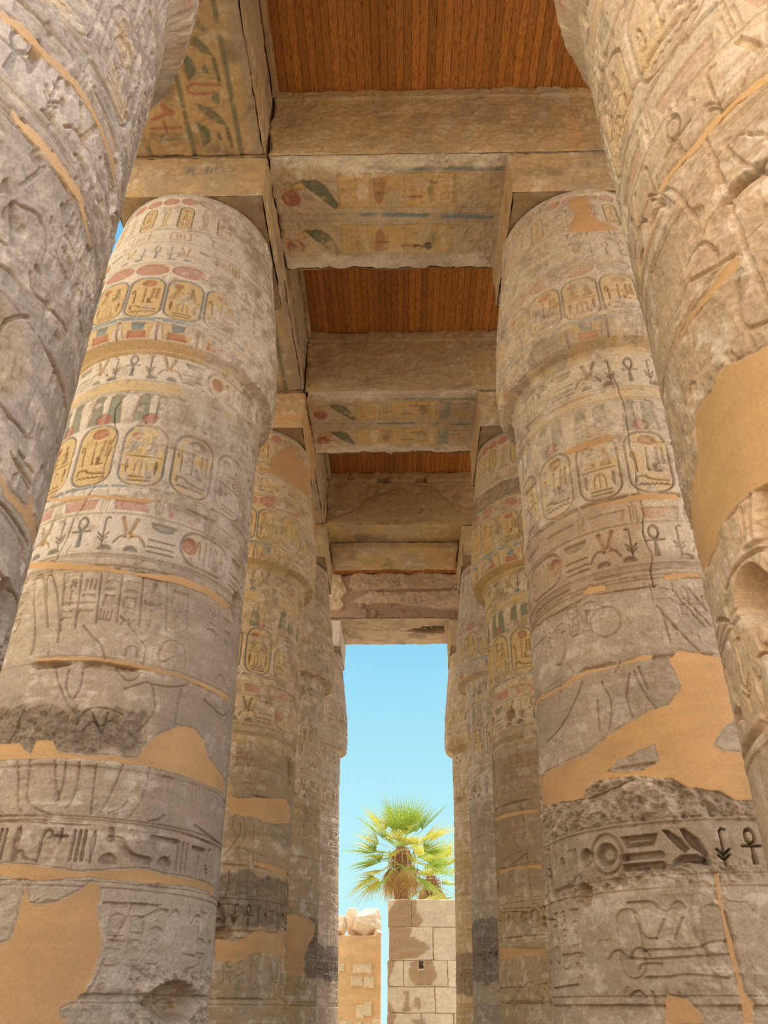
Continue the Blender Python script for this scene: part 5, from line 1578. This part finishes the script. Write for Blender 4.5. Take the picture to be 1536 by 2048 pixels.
def boulder(name, c, size, seed, label):
    n = 44
    th = np.linspace(0, 2 * math.pi, n * 2 + 1)
    ph = np.linspace(0, math.pi, n + 1)
    T, Ph = np.meshgrid(th, ph)
    d = np.stack([np.sin(Ph) * np.cos(T), np.sin(Ph) * np.sin(T), np.cos(Ph)], -1)
    d[:, -1] = d[:, 0]
    k = 6.0
    r = 1 / (np.abs(d) ** k).sum(-1) ** (1 / k)
    rr = np.random.RandomState(seed)
    for _ in range(12):
        nn = rr.normal(size=3)
        nn /= np.linalg.norm(nn)
        q = d @ nn
        r = np.where(q > .2, np.minimum(r, rr.uniform(.70, .98) / np.maximum(q, .2)), r)
    P = d * r[..., None]
    P = P * (1 + .05 * fbm(P[..., 0] + seed, P[..., 1], P[..., 2], 5, 3, seed + 4)[..., None] + .07 * fbm(P[..., 0] + seed, P[..., 1], P[..., 2], 1.3, 4, seed)[..., None])
    P = P * np.array(size) / 2
    C = C_CREAM * np.array([1, .96, .86]) * (1 + .15 * fbm(P[..., 0], P[..., 1], P[..., 2], 2, 3, seed))[..., None]
    g = Geo()
    g.grid(P[::-1], np.clip(C[::-1], 0, 1))
    o = g.build(name, M_RUIN)
    o.location = c
    o.rotation_euler = (0, 0, rr.uniform(-.3, .3))
    return tag(o, label, 'stone', 'loose stones on the plastered wall', 'thing')


boulder('loose_stone', (-1.33, 33.0, 4.26), (1.15, .95, 1.02), 3, 'largest loose boulder on the plastered wall, beside the taller wall')
boulder('loose_stone', (-2.34, 33.0, 4.15), (.68, .8, .72), 8, 'smaller boulder on the plastered wall, next to the left column')
boulder('loose_stone', (-1.80, 33.6, 4.30), (.75, .5, 1.06), 12, 'angular grey boulder standing behind the other two on the wall')
boulder('loose_stone', (-.88, 32.75, 3.93), (.30, .35, .22), 15, 'small flat chip of stone at the end of the plastered wall')

M_LEAF = plain_material('palm_leaf', (150, 168, 66), .45, 9, .3, .45)
M_LEAFY = plain_material('yellowing_palm_leaf', (196, 186, 78), .5, 9, .3, .45)
M_DRY = plain_material('dry_palm_leaf', (196, 158, 104), .8, 9, .3, .25)
M_TRUNK = plain_material('palm_trunk', (142, 104, 72), .9, 14, .5)


def fan_leaf(rnd, L, R, n=22, droop=.25, fold=.5, spread=2.35):
    """petiole along +X then a pleated fan of split segments; returns verts, tris"""
    v, f = [], []

    def strip(pts):
        """pts: (centre, half width vector)"""
        b = len(v)
        for c, w in pts:
            v.append(c - w)
            v.append(c + w)
        for i in range(len(pts) - 1):
            a = b + 2 * i
            f.append((a, a + 1, a + 3, a + 2))
    sag = lambda s: np.array([s, 0, -droop * .35 * (s / L) ** 2 * L])
    strip([(sag(L * t), np.array([0, .022 * (1 - .4 * t), 0])) for t in np.linspace(0, 1, 6)])
    strip([(sag(L * t), np.array([0, 0, .016 * (1 - .4 * t)])) for t in np.linspace(0, 1, 6)])
    hub = sag(L)
    stem = (np.array(v), np.array(f))
    v, f = [], []
    for i in range(n):
        a = (i / (n - 1) - .5) * spread * 1.0
        ln = R * (1 - .28 * abs(i / (n - 1) - .5) * 2) * rnd.uniform(.9, 1.06)
        d = np.array([math.cos(a), math.sin(a), fold * abs(math.sin(a)) * .5 - droop * .3])
        d /= np.linalg.norm(d)
        side = np.array([-math.sin(a), math.cos(a), 0])
        tip = droop * rnd.uniform(.5, 1.4)
        pts = []
        for t in (0, .2, .38, .6, .8, 1.0):
            c = hub + d * ln * t + np.array([0, 0, -tip * .45 * max(0, t - .35) ** 2 * ln])
            w = (R * spread / n * .5) * (min(t, .38) * 1.05 if t <= .38 else .40 * max(.05, ((1 - t) / .62) ** 1.2)) * .85 + .002
            pts.append((c, side * w + np.array([0, 0, .35 * w * (-1) ** i])))
        strip(pts)
    return np.array(v), np.array(f), stem


def palm(loc, h, label, seed, nleaf, scale, r0, dry):
    rnd = random.Random(seed)
    root = empty('fan_palm', loc)
    tag(root, label, 'palm tree', 'fan palms behind the ruined wall', 'thing')
    # trunk with overlapping leaf boots
    u = np.linspace(0, 2 * math.pi, 49)
    z = np.linspace(0, h, 240)
    U, Zz = np.meshgrid(u, z)
    row = Zz / .16
    k = np.floor(row)
    fr = row - k
    cell = np.abs(((U / (2 * math.pi) * 11 + .5 * (k % 2)) % 1) - .5)
    boot = (1 - fr) * sst(.48, .25, cell) * .09
    thick = sst(h - 2.6, h - .6, Zz)
    R = r0 * (1 + .25 * np.exp(-Zz / .5)) + .10 * thick * r0 / .3 + boot * (.5 + 1.2 * thick)
    R *= 1 - .55 * sst(h - .35, h, Zz)
    P = np.stack([R * np.cos(U), R * np.sin(U), Zz], -1)
    P[:, -1] = P[:, 0]
    g = Geo()
    g.grid(P, None)
    g.build('trunk', M_TRUNK, root)
    protos = []
    for j in range(5):
        v, f, st = fan_leaf(rnd, 1.05 * scale, 1.4 * scale, droop=.2 + .15 * j, fold=.7)
        protos.append((v, f, st))
    meshes = []
    for mat in (M_LEAF, M_LEAFY):
        row_ = []
        for v, f, st in protos:
            pair = []
            for nm, (v_, f_) in (('frond', (v, f)), ('petiole', st)):
                o = mesh_object(nm, v_, f_, mat, root)
                COL.objects.unlink(o)
                pair.append(o.data)
                bpy.data.objects.remove(o)
            row_.append(pair)
        meshes.append(row_)
    for i in range(nleaf):
        t = i / nleaf
        el_ = 76 - 104 * t + rnd.uniform(-7, 7)
        az = i * 137.5 + rnd.uniform(-12, 12)
        me = meshes[1 if rnd.random() < .3 + .25 * t else 0][min(4, int(t * 5))]
        o = bpy.data.objects.new('frond', me[0])
        COL.objects.link(o)
        ps = bpy.data.objects.new('petiole', me[1])
        COL.objects.link(ps)
        ps.parent = o
        o.parent = root
        o.location = (0, 0, h - .05 - .5 * t * scale)
        o.rotation_euler = (rnd.uniform(-.5, .5), -math.radians(el_), math.radians(az))
        k_ = rnd.uniform(.85, 1.1) * (.66 if t < .14 else 1)
        o.scale = (k_, k_, k_)
    v, f, st = fan_leaf(rnd, .55 * scale, 1.15 * scale, n=20, droop=.5, fold=-.9, spread=1.5)
    f = np.concatenate([f, st[1] + len(v)])
    v = np.concatenate([v, st[0]])
    base = mesh_object('dead_frond', v, f, M_DRY, root)
    dm = base.data
    COL.objects.unlink(base)
    bpy.data.objects.remove(base)
    for i in range(dry):
        o = bpy.data.objects.new('dead_frond', dm)
        COL.objects.link(o)
        o.parent = root
        az = i * 2 * math.pi / dry + rnd.uniform(-.25, .25)
        ro = r0 + .28
        o.location = (ro * math.cos(az), ro * math.sin(az), h - rnd.uniform(.02, .42) * scale)
        o.rotation_euler = (rnd.uniform(-.4, .4), math.radians(rnd.uniform(66, 88)), az)
        o['label'] = 'dry brown hanging frond'
    return root


palm((.02, 38.0, 0), 7.75, 'tall fan palm with green crown and brown hanging skirt above the ruined wall', 3, 44, 1.2, .27, 20)
palm((1.5, 43.6, 0), 7.3, 'shorter fan palm half hidden at the right of the tall palm', 9, 26, 1.05, .26, 12)
